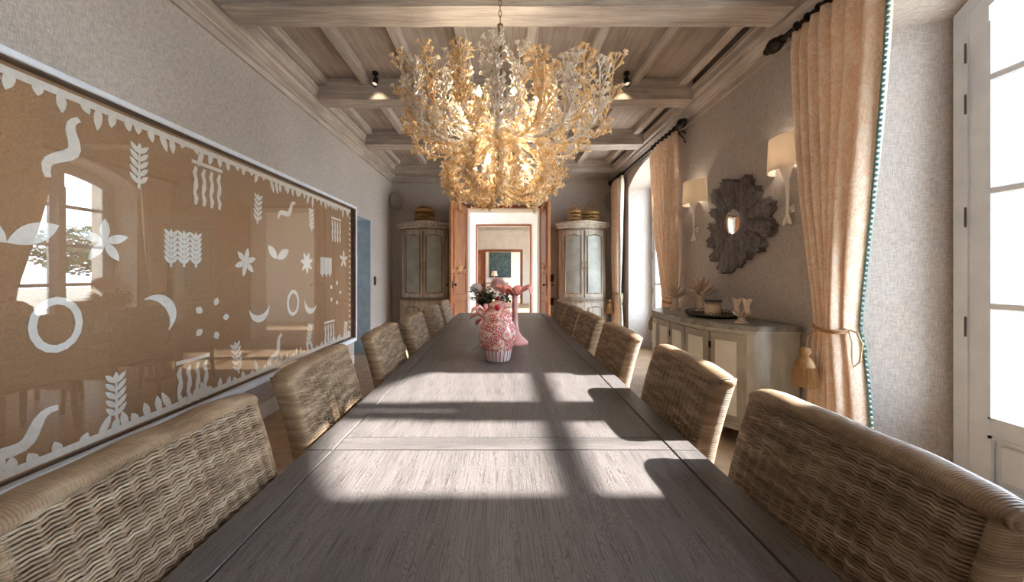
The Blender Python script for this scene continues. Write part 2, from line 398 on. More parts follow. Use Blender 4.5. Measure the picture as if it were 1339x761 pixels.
struct('wall_exterior', m, M_STONE, 'pale stone outer face of the window wall', 'wall')

# back wall with the double door opening
DX0, DX1, DH = -.67, .72, 2.53
m = MB(); m.box(XL-.3, DX0, YB, YB+.42, 0, ZC); m.box(DX1, XO, YB, YB+.42, 0, ZC); m.box(DX0, DX1, YB, YB+.42, DH, ZC)
struct('wall_back', m, M_WALL, 'taupe back wall pierced by the tall double doorway', 'wall')
struct('wall_near', MB().box(XL-.32, XO, YN-.2, YN, 0, 3.6), M_WALL, 'taupe wall behind the viewpoint', 'wall')
struct('ceiling', MB().box(XL-.3, XR+.1, YN, YB+.1, ZC, ZC+.15), M_CEIL, 'limewashed wooden ceiling boards between beams', 'ceiling')
k = 1
def trim(mb, mat, label, cat='trim', smooth=False):
    global k
    o = struct('trim_%d' % k, mb, mat, label, cat, smooth); k += 1; return o
ZBM = 3.11
for (y0, y1, s) in ((-2.9, -2.68, 'behind the viewpoint'), (-1.55, -1.33, 'farther behind the viewpoint'), (-.2, .02, 'above the viewpoint'), (1.12, 1.34, 'above the near table end'), (2.42, 2.637, 'in front of the chandelier chain'), (3.71, 3.92, 'carrying two small spotlights'), (5.0, 5.25, 'third along towards the far doors'), (6.36, 6.6, 'against the far wall')):
    m = MB(); nx = 24
    def ringb(x):
        j = .006*sin(x*7.1+y0*9)+.004*sin(x*17+y0)
        return [(x,y0+j,ZBM+j),(x,y0+.02+j,ZBM-.0+j*.5),(x,y1-.02,ZBM+j*.7),(x,y1+j,ZBM+.012),(x,y1,ZC),(x,y0,ZC)]
    m.loft([ringb(-1.95+3.96*i/nx) for i in range(nx+1)])
    trim(m, M_BX, 'heavy limewashed ceiling beam ' + s, 'beam')
ys = [(-.2,1.12),(1.34,2.42),(2.637,3.71),(3.92,5.0),(5.25,6.36)]
for i, (a, b) in enumerate(ys):
    if i == 0: continue
    for x in (-1.90, -1.43, -.90, -.35, .25, .83, 1.38, 1.90):
        trim(MB().rbox(x-.048, x+.048, a-.01, b+.01, ZC-.075, ZC+.01, .008), M_BY, 'narrow limewashed joist running between the ceiling beams', 'joist')
def cornice(sign, x):       # profile: off the wall, height
    prof = [(0,3.0),(.022,3.0),(.026,3.055),(.045,3.06),(.05,3.075),(.075,3.085),(.10,3.105),(.115,3.112),(.12,3.135),(.16,3.14),(.165,3.20),(.175,3.205),(.18,3.24),(.10,3.25),(.09,ZC),(0,ZC)]
    m = MB(); m.loft([[(x+sign*p, y, z) for p, z in prof] for y in (YN, YB)], True); return m
trim(cornice(1, XL), M_BY, 'moulded limewashed cornice along the picture wall', 'cornice')
trim(cornice(-1, XR), M_BY, 'moulded limewashed cornice along the window wall', 'cornice')
prof = [(0,3.0),(.022,3.0),(.026,3.055),(.045,3.06),(.05,3.075),(.075,3.085),(.10,3.105),(.115,3.112),(.12,3.10),(.12,ZC),(0,ZC)]
trim(MB().loft([[(x, YB-p, z) for p, z in prof] for x in (XL+.05, XR-.05)]), M_BX, 'moulded limewashed cornice above the far doors', 'cornice')
def baseb(n, mb): struct(n, mb, M_BASEB, 'pale painted baseboard at the foot of the ' + n.split('_')[1] + ' wall' if False else 'pale painted baseboard along the room edge', 'baseboard')
m = MB()
for a, b in ((YN, D0-.02), (D1+.02, YB)): m.box(XL, XL+.018, a, b, 0, .12); m.box(XL, XL+.012, a, b, .12, .135)
baseb('baseboard_left', m)
m = MB()
for a, b in ((YN, -3.37), (-1.69, .49), (2.17, 4.36), (6.05, YB)): m.box(XR-.018, XR, a, b, 0, .12); m.box(XR-.012, XR, a, b, .12, .135)
baseb('baseboard_right', m)
m = MB()
for a, b in ((XL+.02, DX0-.08), (DX1+.08, XR-.02)): m.box(a, b, YB-.018, YB, 0, .12); m.box(a, b, YB-.012, YB, .12, .135)
baseb('baseboard_back', m)

# arched french windows
def arch_z(y, y0, y1, zs, rise):
    c = (y0+y1)/2; hw = (y1-y0)/2; rad = (hw*hw+rise*rise)/(2*rise); return zs+rise-rad+sqrt(max(0, rad*rad-(y-c)**2))
def build_window(idx, W_, label):
    y0, y1 = W_['w0'], W_['w1']; yc = (y0+y1)/2; zs, rise = ZS-.02, RISE-.02
    root = thing('window_%d' % idx, label, 'window', (XW, yc, 0)); root['kind'] = 'structure'
    L = lambda x, y, z: (x-XW, y-yc, z)
    def band(inset0, inset1, xa, xb, zbot):       # arched band between two insets
        m = MB(); outs = []
        def cont(i):
            a, b = y0+i, y1-i; return [(a, zbot)] + [(a+(b-a)*k/NA, arch_z(a+(b-a)*k/NA, y0, y1, zs, rise)-i) for k in range(NA+1)] + [(b, zbot)]
        o, n = cont(inset0), cont(inset1)
        m.loft([[L(xa,*p) for p in o], [L(xb,*p) for p in o], [L(xb,*p) for p in n], [L(xa,*p) for p in n], [L(xa,*p) for p in o]], False, False); return m
    obj('window_frame', band(.0, .06, XW, XW+.075, 0), M_WHITE, root, False)
    obj('sill', MB().box(.0, .075, y0-yc, y1-yc, 0, .03), M_WHITE, root, False)
    fy = .06; zg0 = .505
    for s in (-1, 1):
        ya, yb = (y0+fy, yc-.003) if s < 0 else (yc+.003, y1-fy)       # leaf edges
        ga, gb = (ya+.078, yb-.085) if s < 0 else (ya+.085, yb-.078)   # glass edges
        top = lambda y, i: arch_z(y, y0, y1, zs, rise)-.06-i
        lf = MB(); xa, xb = XW+.012, XW+.058
        for (p, q) in ((ya, ga), (gb, yb)):                            # stiles
            lf.loft([[L(x,p,.03), L(x,q,.03), L(x,q,top(q,.0)), L(x,(p+q)/2,top((p+q)/2,0)), L(x,p,top(p,.0))] for x in (xa, xb)])
        n = 10; lo = [(ga+(gb-ga)*k/n) for k in range(n+1)]
        lf.loft([[L(x,y,top(y,0)) for y in lo] + [L(x,y,top(y,.075)) for y in reversed(lo)] for x in (xa, xb)])
        lf.box(xa-XW, xb-XW, ga-yc, gb-yc, .42, zg0); lf.box(xa-XW, xb-XW, ga-yc, gb-yc, .03, .16)
        leaf = obj('casement', lf, M_WHITE, root, False)
        pn = MB(); pn.box(.03, .045, ga-yc, gb-yc, .16, .42); pn.rbox(.016, .032, ga-yc+.035, gb-yc-.035, .195, .385, .01)
        obj('kick_panel', pn, M_WHITE, leaf, False)
        mo = MB()                                                      # beads round glass
        for (p, q) in ((ga, ga+.012), (gb-.012, gb)): mo.box(.004, .03, p-yc, q-yc, zg0, 2.6)
        mo.box(.004, .03, ga-yc, gb-yc, zg0, zg0+.014)
        for z in (.16, .405): mo.box(.004, .02, ga-yc, gb-yc, z, z+.015)
        for (p, q) in ((ga, ga+.015), (gb-.015, gb)): mo.box(.004, .02, p-yc, q-yc, .16, .42)
        obj('moulding', mo, M_WHITE, leaf, False)
        for z in (1.10, 1.705, 2.30):
            obj('muntin', MB().rbox(.004, .06, ga-yc, gb-yc, z-.026, z+.026, .012), M_WHITE, leaf, False)
        gl = MB(); gp = [L(XW+.035,ga,zg0)] + [L(XW+.035,y,top(y,.075)) for y in lo] + [L(XW+.035,gb,zg0)]; gl.add(gp, [tuple(range(len(gp)))])
        obj('glass', gl, M_GLASS, leaf, False)
        yh = y0+.058 if s < 0 else y1-.058
        for z in (.98, 1.58, 2.20, 2.48):
            h = MB(); h.tube([(-.008, yh-yc, z-.045), (-.008, yh-yc, z+.045)], .0045, 8)
            for dz in (-.05, .05): h.sphere((-.008, yh-yc, z+dz), .0055, 8, 4)
            obj('hinge', h, M_DARK if False else M_SWITCH, leaf)
    obj('bolt', MB().tube([(-.012, 0, .3), (-.012, 0, 2.5)], .007, 8).sphere((-.02, 0, 1.05), .022, 10, 6), M_WHITE, root)
build_window(3, WINS[0], 'added unseen arched french window behind the viewpoint for more daylight')  # added out of view so extra daylight fills the room
build_window(1, WINS[1], 'tall white arched french window beside the big tied curtain')
build_window(2, WINS[2], 'tall white arched french window between the two far curtains')

# rooms beyond the double doors
m = MB()
def wall_y(y, x0, x1, z1, o0, o1, oz, th=.16, mat=M_PLASTER, name='wall_hall', label=''):
    m = MB(); m.box(x0, o0, y, y+th, 0, z1); m.box(o1, x1, y, y+th, 0, z1); m.box(o0, o1, y, y+th, oz, z1)
    return struct(name, m, mat, label, 'wall')
m = MB(); m.box(DX0-.004, DX0+.012, YB+.03, YB+.42, 0, DH); m.box(DX1-.012, DX1+.004, YB+.03, YB+.42, 0, DH); m.box(DX0, DX1, YB+.03, YB+.42, DH-.012, DH+.004)
m.box(XL-.3, DX0+.012, YB+.42, YB+.44, 0, 3.2); m.box(DX1-.012, XO, YB+.42, YB+.44, 0, 3.2); m.box(DX0, DX1, YB+.42, YB+.44, DH-.012, 3.2)
struct('wall_reveal', m, M_PLASTER, 'white plastered lining of the double doorway', 'wall')
wall_y(9.3, -3.6, 3.0, 3.3, -.66, .72, 2.53, .16, M_PLASTER, 'wall_hall', 'white hall wall with the second doorway')
wall_y(15.0, -3.6, 3.0, 3.3, -.70, .76, 2.20, .16, M_PLASTER, 'wall_salon', 'white wall of the far room with the third doorway')
struct('wall_end', MB().box(-3.6, 3.0, 18.6, 18.8, 0, 3.3), M_PLASTER, 'white end wall of the last room', 'wall')
m = MB()
for a, b in ((YB+.44, 9.3), (9.46, 15.0), (15.16, 18.6)):
    m.box(-3.7, -3.6, a, b, 0, 3.3)
    c_ = (a+b)/2; hw_ = .30 if b < 10 else (.6 if b < 16 else .8); m.box(2.9, 3.0, a, c_-hw_, 0, 3.3); m.box(2.9, 3.0, c_+hw_, b, 0, 3.3); m.box(2.9, 3.0, c_-hw_, c_+hw_, 2.3, 3.3); m.box(2.9, 3.0, c_-hw_, c_+hw_, 0, .5)  # unseen side openings, added and sized to let daylight into these rooms
struct('wall_rooms', m, M_PLASTER, 'white side walls of the rooms beyond the doorway', 'wall')
struct('ceiling_rooms', MB().box(-3.7, 3.0, YB+.42, 18.8, 3.3, 3.4), M_PLASTER, 'white ceiling of the rooms beyond the doorway', 'ceiling')
trim(MB().box(-3.6, 2.9, 14.86, 15.0, 3.0, 3.12).box(-3.6, 2.9, 14.92, 15.0, 2.9, 3.0), M_PLASTER, 'white cornice in the far room', 'cornice')
def arch_frame(x0, x1, z1, y, wd=.06, dp=.05, mat=M_REDWOOD, label=''):
    m = MB(); m.rbox(x0-wd, x0, y-dp, y, 0, z1+wd, .008); m.rbox(x1, x1+wd, y-dp, y, 0, z1+wd, .008); m.rbox(x0-wd, x1+wd, y-dp-.004, y, z1, z1+wd, .008)
    return trim(m, mat, label, 'door frame')
arch_frame(DX0, DX1, DH, YB, .055, .03, M_REDWOOD, 'dark reddish wooden surround of the open double doors')
arch_frame(-.66, .72, 2.53, 9.3, .045, .03, M_REDWOOD, 'thin reddish wooden surround of the second doorway')
arch_frame(-.70, .76, 2.20, 15.0, .10, .05, M_REDWOOD, 'brown wooden surround of the third doorway')
# carved door leaves
def leaf(n, hinge, ang, wid, label, sgn):
    r = thing(n, label, 'door', (hinge[0], hinge[1], 0), ang); r['kind'] = 'structure'
    h = 2.55
    obj('door_leaf', MB().rbox(0, wid, -.022, .022, .01, h, .004), M_PINE, r, False)
    for (a, b) in ((.12, .78), (.90, 1.28), (1.36, 2.40)):
        for yy in (-1, 1):
            m = MB(); y = yy*.022
            m.tube([(.08,y,a),(wid-.08,y,a),(wid-.08,y,b),(wid/2,y,b+.04 if b > 2 else b),(.08,y,b)], .012, 6, closed=True)
            obj('door_moulding', m, M_REDWOOD, r)
            obj('door_panel', MB().rbox(.12, wid-.12, min(y, y+yy*.012), max(y, y+yy*.012), a+.04, b-.04, .008), M_PINE, r, False)
    for yy in (-1, 1):
        y = yy*.03
        m = MB()
        for i in range(7):
            a0 = -.9+i*.3; m.tube([(wid/2, y, 1.30), (wid/2+.10*sin(a0), y+yy*.012, 1.34+.07*cos(a0)), (wid/2+.16*sin(a0), y, 1.36+.12*cos(a0)*(.6+.4*cos(a0)))], [.018,.014,.004], 6)
        m.tube([(wid*.2,y,1.44),(wid*.4,y,1.36),(wid*.62,y,1.34),(wid*.8,y,1.26)], [.012,.024,.022,.008], 8)
        obj('carving', m, M_PINEL, r)
        m = MB()
        for i in range(7):
            a0 = -1.2+i*.4; m.tube([(wid/2, y, 2.52), (wid/2+.14*sin(a0), y+yy*.015, 2.50-.11*cos(a0))], [.02,.01], 6)
        obj('carving', m, M_PINEL, r)
        m = MB().tube([(wid-.06, y, 1.08), (wid-.06, y+yy*.04, 1.08)], .008, 8); m.sphere((wid-.06, y+yy*.05, 1.08), .022, 10, 6, (1,1,1)); m.rbox(wid-.085, wid-.035, min(y-yy*.008,y), max(y-yy*.008,y), 1.02, 1.14, .002)
        obj('door_knob', m, M_IRON, r)
leaf('door_2', (DX0-.03, YB-.035), radians(-107), .69, 'carved honey pine door leaf folded open beside the grey cupboard with one cage', 1)
leaf('door_3', (DX1+.03, YB-.035), radians(-86), .69, 'carved honey pine door leaf seen almost edge-on beside two switches', -1)
r = thing('door_4', 'brown wooden door leaf standing open at the third doorway', 'door', (-.82, 14.93, 0), radians(-172)); r['kind'] = 'structure'
obj('door_leaf', MB().rbox(0, .62, -.02, .02, .01, 2.28, .004), M_REDWOOD, r, False); obj('door_panel', MB().rbox(.1,.52,.02,.03,.3,1.0).rbox(.1,.52,.02,.03,1.15,2.1), M_PINE, r, False)
r = thing('canvas_painting', 'dark green canvas hanging on the end wall of the last room', 'painting', (-.12, 18.56, 1.85))
obj('canvas', MB().rbox(-.55, .55, -.02, .03, -.75, .6), M_PAINTING, r, False); obj('frame', MB().box(-.57,.57,-.005,.035,-.77,-.75).box(-.57,.57,-.005,.035,.6,.62).box(-.57,-.55,-.005,.035,-.77,.62).box(.55,.57,-.005,.035,-.77,.62), M_DARK, r, False)
r = thing('console_table', 'small wooden console under the dark green canvas', 'table', (-.3, 18.2, 0))
obj('table_top', MB().rbox(-.6,.6,-.2,.2,.78,.82), M_REDWOOD, r, False)
for sx in (-.55,.55):
    for sy in (-.15,.15): obj('leg', MB().rbox(sx-.025,sx+.025,sy-.025,sy+.025,0,.78), M_REDWOOD, r, False)
r = thing('table_lamp', 'white shaded lamp on the console in the last room', 'lamp', (-.42, 18.2, .82))
obj('base', MB().lathe([(.08,0),(.08,.02),(.03,.05),(.05,.15),(.02,.28),(.012,.36)], 16), M_CREAM, r); obj('lamp_shade', MB().lathe([(.17,.34),(.12,.60)], 20), M_SHADE, r)

# outside
struct('exterior_terrace', MB().box(2.95, 40, -25, 40, -.35, -.15), M_STONE, 'pale stone terrace outside the windows', 'terrace')
def tree(x, y, hgt, rad, label, seed):
    q = random.Random(seed); r = thing('garden_tree', label, 'tree', (x, y, -.15))
    m = MB().tube([(0,0,0),(.05,.02,hgt*.35),(-.02,.05,hgt*.6),(.05,0,hgt*.8)], [.2,.15,.09,.03], 8)
    for i in range(6):
        a = q.uniform(0,6.28); z = hgt*q.uniform(.35,.6); m.tube([(0,0,z),(cos(a)*rad*.35,sin(a)*rad*.35,z+hgt*.15),(cos(a)*rad*.7,sin(a)*rad*.7,z+hgt*.25)], [.07,.05,.02], 6)
    obj('trunk', m, M_BARK, r); m = MB()
    for i in range(2600):
        a = q.uniform(0,6.28); u = q.uniform(-1,1); s = q.random()**.4; zz = u*.45*hgt*.8*s; rr = rad*sqrt(max(0,1-u*u))*s
        p = Vector((cos(a)*rr, sin(a)*rr, hgt*.68+zz)); d1 = Vector((q.uniform(-1,1),q.uniform(-1,1),q.uniform(-1,1))).normalized(); d2 = d1.orthogonal().normalized(); L = q.uniform(.12,.22)
        m.add([p-d1*L, p+d2*L*.5, p+d1*L, p-d2*L*.5], [(0,1,2,3)])
    obj('foliage', m, M_GREENLEAF, r, False)
tree(19, 20, 4.0, 2.6, 'round green tree beyond the terrace, mirrored in the picture glass', 3)
tree(24, 33, 4.6, 3.0, 'broad green tree farther out past the terrace', 5)

# ---------------------------------------------------------------- huge picture on the left wall
PY0, PY1, PZ0, PZ1 = .35, 4.93, .335, 2.205
pic = thing('framed_picture', 'huge white-framed brown picture with plain white shapes behind glass', 'picture', (XL, 0, 0))
m = MB(); fx = .075
for a in (0,):
    m.rbox(.001, fx, PY0, PY1, PZ1-.034, PZ1, .004); m.rbox(.001, fx, PY0, PY1, PZ0, PZ0+.05, .004); m.rbox(.001, fx, PY0, PY0+.028, PZ0, PZ1, .004); m.rbox(.001, fx, PY1-.028, PY1, PZ0, PZ1, .004)
obj('frame', m, M_WHITE, pic, False)
m = MB(); i0 = .029
m.box(.004, fx-.012, PY0+i0, PY1-i0, PZ1-.040, PZ1-i0); m.box(.004, .030, PY0+i0, PY1-i0, PZ0+i0, PZ0+.060); m.box(.004, fx-.012, PY1-.055, PY1-i0, PZ0+i0, PZ1-i0); m.box(.004, fx-.012, PY0+i0, PY0+.055, PZ0+i0, PZ1-i0)
obj('inner_frame', m, M_FRAMEIN, pic, False)
obj('backing_panel', MB().box(.002, .012, PY0+.03, PY1-.03, PZ0+.03, PZ1-.03), M_BROWNCAN, pic, False)
obj('glass', MB().add([(fx-.02,PY0+.04,PZ0+.04),(fx-.02,PY1-.04,PZ0+.04),(fx-.02,PY1-.04,PZ1-.04),(fx-.02,PY0+.04,PZ1-.04)], [(0,1,2,3)]), M_PICGLASS, pic, False)
m = MB(); q = random.Random(21)
fk = [0]
def flat(poly):         # fan of flat paper, poly in (y,z)
    fk[0] += 1; h_ = .0140+.0014*((fk[0]*.618) % 1); m.prism(poly, lambda p: (.0121, p[0], p[1]), lambda p: (h_, p[0], p[1]))
def strip(pts, wds):
    L, Rr = [], []
    for i, p in enumerate(pts):
        a = pts[max(0,i-1)]; b = pts[min(len(pts)-1,i+1)]; dx, dz = b[0]-a[0], b[1]-a[1]; l = sqrt(dx*dx+dz*dz) or 1
        L.append((p[0]-dz/l*wds[i], p[1]+dx/l*wds[i])); Rr.append((p[0]+dz/l*wds[i], p[1]-dx/l*wds[i]))
    for i in range(len(pts)-1): flat([Rr[i], Rr[i+1], L[i+1], L[i]])
def lens(c, a, L, wd, n=8):
    pts = [(c[0]+cos(a)*L*(k/n), c[1]+sin(a)*L*(k/n)) for k in range(n+1)]; strip(pts, [max(.0012, wd*sin(pi*k/n)**.8) for k in range(n+1)])
def sprig(c, a, L, n=5):
    strip([c, (c[0]+cos(a)*L, c[1]+sin(a)*L)], [.008,.004])
    for i in range(n):
        p = (c[0]+cos(a)*L*(i+.6)/n, c[1]+sin(a)*L*(i+.6)/n)
        for s in (-1,1): lens(p, a+s*.75, L*.34, L*.06)
    lens((c[0]+cos(a)*L*.9, c[1]+sin(a)*L*.9), a, L*.3, L*.06)
def crescent(c, a, L): strip([(c[0]+L*cos(a+t_*2.6), c[1]+L*sin(a+t_*2.6)) for t_ in [k_/12 for k_ in range(13)]], [max(.002,.24*L*sin(pi*k_/12)) for k_ in range(13)])
def rosette(c, L, n=6):
    for i in range(n): lens((c[0],c[1]), i*2*pi/n+.3, L, L*.2)
def ring(c, L):
    N = 16
    for i in range(N):
        a, b = 2*pi*i/N, 2*pi*(i+1)/N; flat([(c[0]+L*.6*cos(a),c[1]+L*.8*sin(a)),(c[0]+L*.85*cos(a),c[1]+L*1.1*sin(a)),(c[0]+L*.85*cos(b),c[1]+L*1.1*sin(b)),(c[0]+L*.6*cos(b),c[1]+L*.8*sin(b))])
def wavy(c, L, a=pi/2): strip([(c[0]+cos(a)*L*(t_-.5)-sin(a)*.03*sin(t_*9), c[1]+sin(a)*L*(t_-.5)+cos(a)*.03*sin(t_*9)) for t_ in [k_/14 for k_ in range(15)]], [.012+.014*sin(pi*k_/14) for k_ in range(15)])
kinds = ['sprig','ring','rosette','waves','crescent','leafpair','sprig','dots','rosette','wavy','crescent','sprig2']
cnt = 0
for iy in range(9):
    for iz in range(4):
        y = 1.0+iy*.46+q.uniform(-.07,.07)+(iz%2)*.16; z = .55+iz*.43+q.uniform(-.06,.06); kd = kinds[(iy*5+iz*3+cnt) % len(kinds)]; cnt += 1
        if y > 4.72: continue
        if kd == 'sprig': sprig((y,z-.13), pi/2+q.uniform(-.2,.2), .22)
        elif kd == 'sprig2':
            for dy in (-.09,0,.09): sprig((y+dy,z-.14), pi/2, .2, 6)
        elif kd == 'ring': ring((y,z), .12)
        elif kd == 'rosette': rosette((y,z), .12, q.choice((5,6,7)))
        elif kd == 'waves':
            for dy in (-.10,-.033,.033,.10): strip([(y+dy+.008*sin(t_*2.2),z-.13+.26*t_/6) for t_ in range(7)],[.010,.017,.012,.018,.012,.016,.010])
            strip([(y-.13,z+.16),(y+.13,z+.16)], [.012,.012])
        elif kd == 'crescent': crescent((y,z), q.uniform(0,6), .13)
        elif kd == 'leafpair': lens((y,z), .5, .2, .045); lens((y,z), 2.4, .17, .04)
        elif kd == 'dots':
            for i in range(5): lens((y+.1*cos(i*1.26),z+.1*sin(i*1.26)), i*1.26, .06, .024)
        else: wavy((y,z), .34, q.uniform(.2,2.6))
yy = PY0+.1                                        # plain scalloped edging above and below
while yy < PY1-.14:
    wd = q.uniform(.05,.1); hh = q.uniform(.04,.11)
    for zed, sg in ((PZ1-.075,-1),(PZ0+.088,1)):
        h2 = hh*q.uniform(.6,1.3)
        strip([(yy,zed),(yy+wd,zed)], [.018,.018]); lens((yy+wd*.5,zed-sg*.012), sg*pi/2+q.uniform(-.5,.5), h2+.02, .02)
    yy += wd
zz = PZ0+.12
while zz < PZ1-.12:
    lens((PY1-.075, zz), pi-.3, .06, .014); zz += .075
obj('cutout_pattern', m, M_CUT, pic, False)

# ---------------------------------------------------------------- dining table
TX, TY0, TY1, TZ = .579, -.12, 4.69, .75
tab = thing('dining_table', 'very long grey weathered oak dining table down the middle of the room', 'table', (0, 2.28, 0))
LY = lambda y: y-2.28
bw = .078; g = .0022
def boards(name, ya, yb, n, mat, xa=-TX, xb=TX):
    m = MB(); wd = (xb-xa)/n
    for i in range(n): m.rbox(xa+i*wd+.0006, xa+(i+1)*wd-.0006, LY(ya), LY(yb), TZ-.045, TZ, .0012)
    return obj(name, m, mat, tab, False)
boards('extension_leaf', TY0, 1.04-g, 1, M_OAK, -TX+bw+g, TX-bw-g); boards('extension_leaf', 4.05+g, TY1-bw-g, 1, M_OAK, -TX+bw+g, TX-bw-g)
boards('table_top', 1.04+bw+g, 4.05-bw-g, 1, M_OAK, -TX+bw+g, TX-bw-g)
for s in (-1,1):
    for a, b in ((TY0, 1.04-g), (1.04+g, 4.05-g), (4.05+g, TY1)):
        x0, x1 = (-TX, -TX+bw-g) if s < 0 else (TX-bw+g, TX)
        obj('border_board', MB().rbox(x0, x1, LY(a), LY(b), TZ-.045, TZ, .0015), M_OAK, tab, False)
for a in (1.04+g, 4.05-bw, TY1-bw):
    obj('cross_board', MB().rbox(-TX+bw+g, TX-bw-g, LY(a), LY(a+bw-g), TZ-.045, TZ, .0015), M_OAKX, tab, False)
m = MB()
for s in (-1,1): m.rbox(s*.40-.015, s*.40+.015, LY(.1), LY(4.5), TZ-.12, TZ-.046, .003)
for y in (.1, 4.47): m.rbox(-.41, .41, LY(y), LY(y+.03), TZ-.12, TZ-.046, .003)
obj('apron', m, M_OAK, tab, False)
for y in (.25, 2.28, 4.3):
    m = MB(); m.lathe([(.06,.06),(.055,.2),(.035,.3),(.05,.42),(.055,.55),(.05,TZ-.121)], 20, (0, LY(y), 0)); m.rbox(-.07,.07,LY(y)-.2,LY(y)+.2,0,.06,.01)
    obj('pedestal', m, M_OAK, tab)

# ---------------------------------------------------------------- wicker chairs
CW = .49
def lean(z):
    t_ = (z-.42)/.54; return .20 + .03*t_ + .082*t_*t_
def chair_path():
    pts = []; hw = CW/2; rad = .028
    for i in range(4): pts.append((.062-(.062-rad)*i/4, -hw))
    for i in range(5): a = i/4*pi/2; pts.append((rad-rad*sin(a), -hw+rad-rad*cos(a)))
    n = 60
    for i in range(1, n): 
        y = -hw+rad+(CW-2*rad)*i/n; pts.append((.004*(1-(y/hw)**2), y))
    for i in range(5): a = i/4*pi/2; pts.append((rad-rad*cos(a), hw-rad+rad*sin(a)))
    for i in range(1,5): pts.append((rad+(.062-rad)*i/4, hw))
    return pts
def resample(pts, step):
    out = [Vector(pts[0])]; acc = 0
    for a, b in zip(pts, pts[1:]):
        a, b = Vector(a), Vector(b); L = (b-a).length; d = step-acc
        while d <= L: out.append(a+(b-a)*d/L); d += step
        acc = (acc+L) % step if False else L-(d-step)
    return out
def make_chair():
    r = thing('dining_chair', '', 'chair', (0,0,0))
    P = resample(chair_path(), .0076); n = len(P); nor = []
    for i in range(n):
        t_ = (P[min(i+1,n-1)]-P[max(i-1,0)]).normalized(); nor.append(Vector((t_.y, -t_.x)))
    m = MB(); rows = 88; pitch = .0061; rs = .0028; ns = 5
    vs = []; fs = []
    for j in range(rows):
        z = .405+j*pitch; dx = lean(z); base = len(vs)
        for i in range(n):
            off = .0032*cos(pi*i/2) + .0011*sin(pi*i/4+j*pi) + .0005*sin(i*1.7+j*5.3); zj = z+.0002*sin(i*.31+j*2.1)
            for k_ in range(ns):
                a = 2*pi*k_/ns; o = off+rs*cos(a)
                vs.append((P[i].x+nor[i].x*o+dx, P[i].y+nor[i].y*o, zj+rs*.98*sin(a)))
        for i in range(n-1):
            for k_ in range(ns): fs.append((base+i*ns+k_, base+i*ns+(k_+1)%ns, base+(i+1)*ns+(k_+1)%ns, base+(i+1)*ns+k_))
    m.add(vs, fs)
    for i in range(2, n, 4):
        m.tube([(P[i].x+lean(z), P[i].y, z) for z in (.40,.5,.6,.7,.8,.88,.94)], .0035, 5)
    obj('backrest', m, M_WICK, r, True, 80)
    m = MB(); hw = CW/2; m.grid(lambda u, v: (lean(.42+.51*v)+.052+.012*sin(pi*u), (u-.5)*(CW-.02), .42+.51*v), 12, 10); obj('outer_back', m, M_WRAPZ, r)
    m = MB(); rings = []; NR = 14; hw = CW/2
    ysr = [-hw-.012, -hw-.006, -hw+.012] + [-hw+.03+(CW-.06)*i/16 for i in range(17)] + [hw-.012, hw+.006, hw+.012]
    for idx, y in enumerate(ysr):
        e = min(idx, len(ysr)-1-idx); sc = (.45,.8,.96)[e] if e < 3 else 1.0
        cx_ = lean(.94)+.030+.004*(1-min(1,(y/hw)**2)); cz = .942-.012*abs(y/hw)**6+.0015*sin(y*40)
        rings.append([(cx_+.037*sc*cos(2*pi*k_/NR), y, cz+.021*sc*sin(2*pi*k_/NR)) for k_ in range(NR)])
    m.loft(rings); obj('top_rail', m, M_WRAPY, r, True, 60)
    for s in (-1,1):
        m = MB(); rings = []
        for i in range(13):
            z = .41+.53*i/12; rings.append([(lean(z)+.036+.033*cos(2*pi*k_/NR), s*(hw-.004)+.0125*sin(2*pi*k_/NR), z) for k_ in range(NR)])
        m.loft(rings); obj('side_band', m, M_WRAPZ, r, True, 60)
    m = MB(); m.rbox(-.24, .215, -.235, .235, .40, .455, .02); obj('seat', m, M_WRAPY, r)
    m = MB()
    for (a, b, c, d_) in ((-.235,.22,-.232,-.222),(-.235,.22,.222,.232),(-.235,-.225,-.23,.23)): m.box(a,b,c,d_,.31,.40)
    obj('apron', m, M_WRAPZ, r, False)
    for sx, sy in ((-.215,-.21),(-.215,.21),(.215,-.21),(.215,.21)):
        obj('leg', MB().tube([(sx*1.06,sy*1.04,0),(sx,sy,.2),(sx*.98,sy*.98,.40)], [.017,.021,.022], 10), M_WRAPZ, r)
    return r
proto = make_chair(); used = False
LEFT = [(.70,.0,0,'at the near table end'),(1.385,.03,4,'second from the near end'),(2.08,.02,2,'third from the near end'),(2.70,0,1,'fourth from the near end'),(3.40,0,0,'fifth from the near end'),(4.08,0,0,'at the far end by the grey cupboard')]
RIGHT = [(.735,.03,0,'at the near table end'),(1.36,.02,-2,'second from the near end'),(2.06,0,0,'third from the near end'),(2.74,0,0,'fourth from the near end'),(3.33,0,0,'fifth from the near end'),(4.03,0,0,'at the far end by the grey cupboard')]
for s, lst, side in ((-1, LEFT, 'picture'), (1, RIGHT, 'window')):
    for (y, dx, rot, lab) in lst:
        o = proto if not used else dup(proto); used = True
        o.location = (s*(.354+dx), y, 0); o.rotation_euler = (0,0,(pi if s < 0 else 0)+radians(rot))
        o['label'] = 'woven brown wicker chair on the %s side, %s' % (side, lab); o['group'] = 'wicker chairs around the long table'

